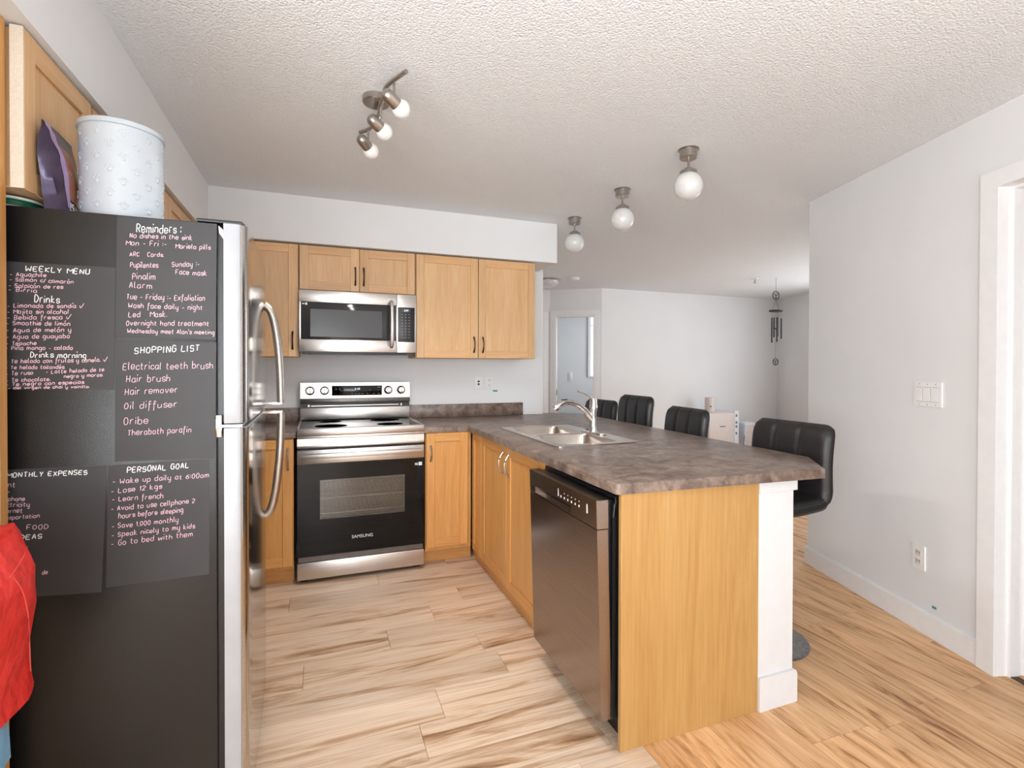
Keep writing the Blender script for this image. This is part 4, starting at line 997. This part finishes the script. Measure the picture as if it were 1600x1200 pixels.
globe(1.776, 2.778, 'opal globe ceiling light on nickel stem, middle of three')
globe(1.782, 3.435, 'opal globe ceiling light on nickel stem, farthest and smallest of three')
# three-head spot bar
SPOTS = []
sl = empty('spotlight_bar', (.222, 2.20, H), 'nickel three-head spotlight bar with frosted bulbs on the ceiling', 'light')
build('canopy', MB().lathe([(0, 0), (.056, 0), (.056, -.022), (.052, -.026), (0, -.026)], (.222, 2.205, H), seg=40), M['nickel'], sl)
zb = 2.372
bar = [P(633, 112, 2, zb), P(612, 127, 2, zb), P(601, 138, 2, zb), P(597, 152, 2, zb), P(592, 172, 2, zb), P(588, 186, 2, zb), P(582, 197, 2, zb), P(574, 203, 2, zb), P(561, 208, 2, zb)]
bp = []
for i in range(len(bar)-1):
    p0, p1, p2, p3 = bar[max(i-1, 0)], bar[i], bar[i+1], bar[min(i+2, len(bar)-1)]
    for k in range(3):
        t_ = k/3; bp.append(.5*((2*p1)+(p2-p0)*t_+(2*p0-5*p1+4*p2-p3)*t_*t_+(3*p1-p0-3*p2+p3)*t_**3))
bp.append(bar[-1])
build('bar', MB().tube(bp, .0085, 12), M['nickel'], sl)
build('support', MB().cyl((.222, 2.19, H-.02), (.215, 2.165, zb), .007), M['nickel'], sl)
for (ua, va), (ub, vb), (uc, vc) in (((614, 130), (601, 147), (628, 174)), ((593, 168), (578, 186), (601, 209)), ((574, 203), (562, 217), (580, 239))):
    j = P(ua, va, 2, zb); t0 = P(ub, vb, 2, 2.318); t1 = P(uc, vc, 2, 2.285)
    d = (t1-t0).normalized(); L_ = (t1-t0).length
    h_ = build('spot_head', MB().lathe([(0, -.012), (.010, -.011), (.018, -.006), (.0225, .002), (.024, .012), (.024, L_*.62), (.022, L_*.62), (0, L_*.6)], t0, d, 28), M['nickel'], sl)
    mid_ = t0+d*(L_*.3); SPOTS.append(t0+d*(L_*.62+.095))
    build('pivot_arm', MB().cyl(j, (j.x, j.y, 2.330), .005).cyl((j.x, j.y, 2.330), mid_, .005), M['nickel'], h_)
    build('bulb', MB().lathe([(0, L_*.56), (.021, L_*.62)]+[(.034*math.sin(math.radians(a)), L_*.62+.022-.034*math.cos(math.radians(a))) for a in range(50, 181, 13)], t0, d, 28), M['bulb'], h_)
for i, o in enumerate([c_ for c_ in sl.children if c_.name.startswith('spot_head')]):
    lp = bpy.data.lights.new('bulb_light', 'SPOT'); lp.energy = 13; lp.spot_size = math.radians(150); lp.spot_blend = .6; lp.shadow_soft_size = .035; lp.color = (1, .98, .95)
    lo = bpy.data.objects.new('bulb_light', lp); COL.objects.link(lo); lo.location = SPOTS[i]; lo.rotation_euler = (0, 0, 0)
# ceiling fittings
sd = build('smoke_detector', MB().lathe([(0, 0), (.06, 0), (.06, -.012), (.045, -.03), (0, -.034)], (2.965, 5.70, H), seg=28), M['white']); tag(sd, 'small round white smoke detector on the ceiling toward the hall', 'detector')
sp = empty('sprinkler_head', (5.083, 4.938, H), 'small fire sprinkler head on the living room ceiling', 'sprinkler')
build('escutcheon', MB().lathe([(0, 0), (.045, 0), (.040, -.008), (0, -.01)], (5.083, 4.938, H), seg=24), M['white'], sp)
build('deflector', MB().cyl((5.083, 4.938, H-.008), (5.083, 4.938, H-.05), .008).lathe([(0, -.052), (.02, -.052), (.02, -.055), (0, -.055)], (5.083, 4.938, H), seg=16), M['nickel'], sp)
dl = empty('dome_light', (2.70, 5.95, H), 'frosted dome ceiling light in the hall beside the kitchen wall', 'light')
build('shade', MB().lathe([(.15, -.02), (.145, -.045), (.11, -.08), (.05, -.098), (0, -.10)], (2.70, 5.95, H), seg=32), M['opal'], dl)
build('base', MB().lathe([(0, 0), (.10, 0), (.10, -.02), (0, -.02)], (2.70, 5.95, H), seg=32), M['nickel'], dl)
build('clip', MB().box(2.835, 5.94, H-.035, 2.862, 5.96, H-.012, .003), M['nickel'], dl)

# ================================================================== BAR STOOLS
def make_stool():
    """faces -x; column on the origin; seat top at .66"""
    r = empty('bar_stool', (0, 0, 0), '', 'stool', 'black bar stools along the peninsula')
    Wd = .455; nT = 48; grooves = (-.072, .072)
    # centre line of the L: from seat front to the top of the back
    path = []
    for i in range(9): f = i/8; path.append((-.20+.31*f, .645-.010*math.sin(math.pi*f)))
    for i in range(1, 8): a = math.radians(90*i/7); path.append((.11+.065*math.sin(a), .715-.07*math.cos(a)))
    for i in range(1, 12): f = i/11; path.append((.175+.022*f-.012*math.sin(math.pi*f), .715+.30*f))
    def pad(i0, i1, mat, name, front_roll, top_roll):
        sub = path[i0:i1+1]; n = len(sub); mb = MB(); F_, B_ = [], []
        for i, (x, z) in enumerate(sub):
            a = sub[max(i-1, 0)]; b2 = sub[min(i+1, n-1)]; tx, tz = b2[0]-a[0], b2[1]-a[1]; L = math.hypot(tx, tz); tx /= L; tz /= L
            nx, nz = -tz, tx                               # towards the sitter
            s_ = i/(n-1); endk = 1.0
            if top_roll and s_ > .8: endk = math.sqrt(max(0.0, 1-((s_-.8)/.2)**2))*.9+.1
            if front_roll and s_ < .25: endk = math.sqrt(max(0.0, 1-((.25-s_)/.25)**2))*.9+.1
            if not top_roll and s_ > .9: endk = .75+.25*math.cos((s_-.9)/.1*math.pi/2)
            if not front_roll and s_ < .08: endk = .75+.25*math.sin(s_/.08*math.pi/2)
            fr, bk = [], []
            for k in range(nT+1):
                y = -Wd/2+Wd*k/nT; e = abs(y)/(Wd/2); sk_ = (1-max(0, (e-.86)/.14)**2.2)**.5 if e > .86 else 1.0
                gr = min(abs(y-g) for g in grooves); puff = .015*min(1, gr/.020)**.5 if e < .86 else .015*max(0, (1-e)/.14)**.6
                tF = (.022*sk_+puff)*endk+.002; tB = (.020*sk_)*endk+.002
                cx = 0; yy = y*(1-.05*(1-endk)) ; zz = z
                if top_roll and s_ > .8: zz = z-.02*(max(0, (e-.8)/.2))**2*((s_-.8)/.2)
                fr.append(mb.bm.verts.new((x+nx*tF, yy, zz+nz*tF))); bk.append(mb.bm.verts.new((x-nx*tB, yy, zz-nz*tB)))
            F_.append(fr); B_.append(bk)
        for i in range(n-1):
            for k in range(nT):
                mb.bm.faces.new((F_[i][k], F_[i][k+1], F_[i+1][k+1], F_[i+1][k])); mb.bm.faces.new((B_[i][k+1], B_[i][k], B_[i+1][k], B_[i+1][k+1]))
            for k in (0, nT):
                q = (F_[i][k], F_[i+1][k], B_[i+1][k], B_[i][k]); mb.bm.faces.new(q if k == 0 else q[::-1])
        for i in (0, n-1):
            for k in range(nT):
                q = (F_[i][k], B_[i][k], B_[i][k+1], F_[i][k+1]); mb.bm.faces.new(q if i == 0 else q[::-1])
        bmesh.ops.recalc_face_normals(mb.bm, faces=mb.bm.faces[:])
        o = build(name, mb, M[mat], r); smooth_by_angle(o.data, 70); return o
    se = pad(0, 11, 'leather', 'seat', True, False); bk = pad(11, len(path)-1, 'leather', 'backrest', False, True)
    for s_ in (-1, 1):
        pts = [(x, s_*(Wd/2-.012), z) for x, z in path]
        n_ = []
        for i, (x, z) in enumerate(path):
            a = path[max(i-1, 0)]; b2 = path[min(i+1, len(path)-1)]; tx, tz = b2[0]-a[0], b2[1]-a[1]; L = math.hypot(tx, tz)
            n_.append((x-tz/L*.019, s_*(Wd/2-.010), z+tx/L*.019))
        build('piping', MB().tube(n_[2:-2], .0035, 6), M['leather_seam'], r)
    build('swivel_plate', MB().box(-.08, -.08, .607, .08, .08, .622, .004), M['dark'], r)
    build('column', MB().lathe([(.030, .012), (.030, .34), (.024, .345), (.018, .35), (.018, .61)], (0, 0, 0), seg=24), M['chrome'], r)
    build('base', MB().lathe([(0, 0), (.203, 0), (.205, .004), (.200, .010), (.12, .018), (.05, .026), (.034, .045), (0, .045)], (0, 0, 0), seg=56), M['stoolbase'], r)
    fr_ = MB().tube([(0, -.03, .25)]+[(-.17*math.sin(math.radians(a)) , -.13*math.cos(math.radians(a)), .25) for a in range(0, 181, 15)]+[(0, .03, .25)], .009, 8)
    build('footrest', fr_, M['chrome'], r)
    return r
proto = make_stool()
spots = [(2.012, 1.897, .036, 'black tufted bar stool nearest the viewer at the clipped worktop corner', 0),
         (2.10, 2.80, .0, 'black tufted bar stool right of the pair by the portable air unit', math.radians(-6)),
         (2.13, 3.42, .048, 'black tufted bar stool raised highest, just right of the faucet', math.radians(-2)),
         (2.16, 3.98, -.018, 'black tufted bar stool farthest away, mostly hidden behind the faucet', math.radians(5))]
for i, (x, y, dz, lb, rz) in enumerate(spots):
    o = proto if i == 0 else copy_tree(proto)
    o.location = (x, y, 0); o.rotation_euler = (0, 0, rz); o['label'] = lb
    if dz:
        for ch in o.children:
            if ch.name.split('.')[0] in ('seat', 'backrest', 'piping', 'swivel_plate'): ch.location.z += dz
            if ch.name.startswith('column'): ch.scale.z = (.61+dz)/.61

# ================================================================== PORTABLE AIR UNIT, DIFFUSER, PURIFIER
ac = empty('portable_air_conditioner', (5.5, 6.05, 0), 'white portable air conditioner on the floor by the far wall', 'appliance')
build('front', box(5.235, 5.90, .02, 5.70, 5.96, .665, .012, 3), M['ac'], ac)
build('housing', MB().prism([(5.24, 5.961), (5.79, 5.961), (5.80, 6.20), (5.24, 6.20)], 2, .02, .66), M['ac_side'], ac)
build('side_panel', box(5.702, 5.905, .02, 5.80, 5.960, .69, .02, 3), M['ac_side'], ac)
build('top_flap', box(5.27, 5.93, .666, 5.68, 6.15, .680, .004), M['ac'], ac)
build('badge', box(5.43, 5.8985, .460, 5.53, 5.9005, .474, .0005), M['grey_btn'], ac)
split(build('caster', MB().sphere((5.30, 5.98, .014), .014, 10).sphere((5.74, 5.98, .014), .014, 10).sphere((5.30, 6.17, .014), .014, 10).sphere((5.74, 6.17, .014), .014, 10), M['dark'], ac))
mb = MB()
for z in (.60, .50, .44, .34): mb.box(5.725, 5.903, z, 5.755, 5.9055, z+.035, .001)
split(build('vent_clip', mb, M['grey_btn'], ac))
df = empty('diffuser', (5.31, 6.0, .681), 'white cylindrical diffuser standing on the portable air conditioner', 'diffuser')
build('housing', MB().lathe([(.062, 0), (.068, .004), (.068, .205), (.060, .212), (0, .212)], (5.33, 6.0, .681), seg=32), M['ac'], df)
build('dial', MB().lathe([(.010, 0), (.010, .006), (0, .006)], (5.295, 5.941, .76), (-.3, -1, 0), 16), M['dark'], df)
df.location = (5.31, 6.0, .681)
pu = empty('air_purifier', (6.06, 6.05, 0), 'small rounded white box with cable between air conditioner and nearest stool', 'appliance')
build('housing', box(5.98, 5.98, 0, 6.20, 6.14, .50, .035, 4), M['ac_side'], pu)
build('recess', box(6.01, 5.977, .12, 6.17, 5.981, .46, .001), M['ac'], pu)
build('cord', MB().tube([(5.99, 6.0, .3), (5.93, 5.95, .24), (5.90, 5.93, .17), (5.93, 5.93, .10), (5.90, 5.94, .05), (5.86, 5.95, .008)], .006, 8), M['grey_btn'], pu)

# ================================================================== WIND CHIME
CX_, CY_ = 5.257, 4.779
wc = empty('wind_chime', (CX_, CY_, 1.36), 'dark metal wind chime with tree-of-life rings hanging from the ceiling', 'wind chime')
build('hook', MB().tube([(CX_, CY_, H), (CX_+.012, CY_, H-.015), (CX_, CY_, H-.035), (CX_-.012, CY_, H-.02)], .0025, 6), M['nickel'], wc)
build('string', MB().cyl((CX_, CY_, H-.03), (CX_, CY_, 2.265), .0018, seg=6).cyl((CX_, CY_, 2.16), (CX_-.06, CY_, 2.03), .0012, seg=5).cyl((CX_, CY_, 2.16), (CX_+.06, CY_, 2.03), .0012, seg=5).cyl((CX_, CY_, 2.02), (CX_, CY_, 1.43), .0014, seg=5), M['dark'], wc)
def treering(name, zc, r):
    pts = [(CX_+r*math.sin(2*math.pi*i/28), CY_, zc+r*math.cos(2*math.pi*i/28)) for i in range(29)]
    mb = MB().tube(pts, .0055, 8, 1, (0, 1, 0)).cyl((CX_, CY_, zc-r), (CX_, CY_, zc+.1*r), .0045, seg=8)
    for a in (-70, -45, -20, 20, 45, 70):
        mb.cyl((CX_, CY_, zc-.1*r), (CX_+.85*r*math.sin(math.radians(a)), CY_, zc+.1*r+.7*r*math.cos(math.radians(a))*.9), .002, seg=5)
    for a in (-60, 60): mb.cyl((CX_, CY_, zc-.5*r), (CX_+.8*r*math.sin(math.radians(a)), CY_, zc-.75*r*.8), .002, seg=5)
    build(name, mb, M['dark'], wc)
treering('upper_ring', 2.212, .050); treering('lower_ring', 1.395, .040)
build('top_disc', MB().lathe([(0, 0), (.078, 0), (.078, .014), (0, .014)], (CX_, CY_, 2.014), (.04, 0, 1), 28), M['dark'], wc)
for i, (dx, dy, z0, z1) in enumerate(((-.062, 0, 1.63, 1.935), (-.012, -.03, 1.64, 1.94), (.010, .035, 1.70, 1.945), (.055, .02, 1.71, 1.945), (.068, -.02, 1.68, 1.93))):
    tb = build('tube', MB().cyl((CX_+dx, CY_+dy, z0), (CX_+dx, CY_+dy, z1), .0085, seg=12), M['dark'], wc)
    build('thread', MB().cyl((CX_+dx, CY_+dy, z1), (CX_+dx*.9, CY_+dy, 2.016), .001, seg=5), M['dark'], tb)
build('striker', MB().lathe([(0, 0), (.03, 0), (.03, .008), (0, .008)], (CX_, CY_, 1.80), seg=20), M['dark'], wc)

# nodes in the spheres are smooth already; finish
for me in bpy.data.meshes:
    if me.users == 0: bpy.data.meshes.remove(me)
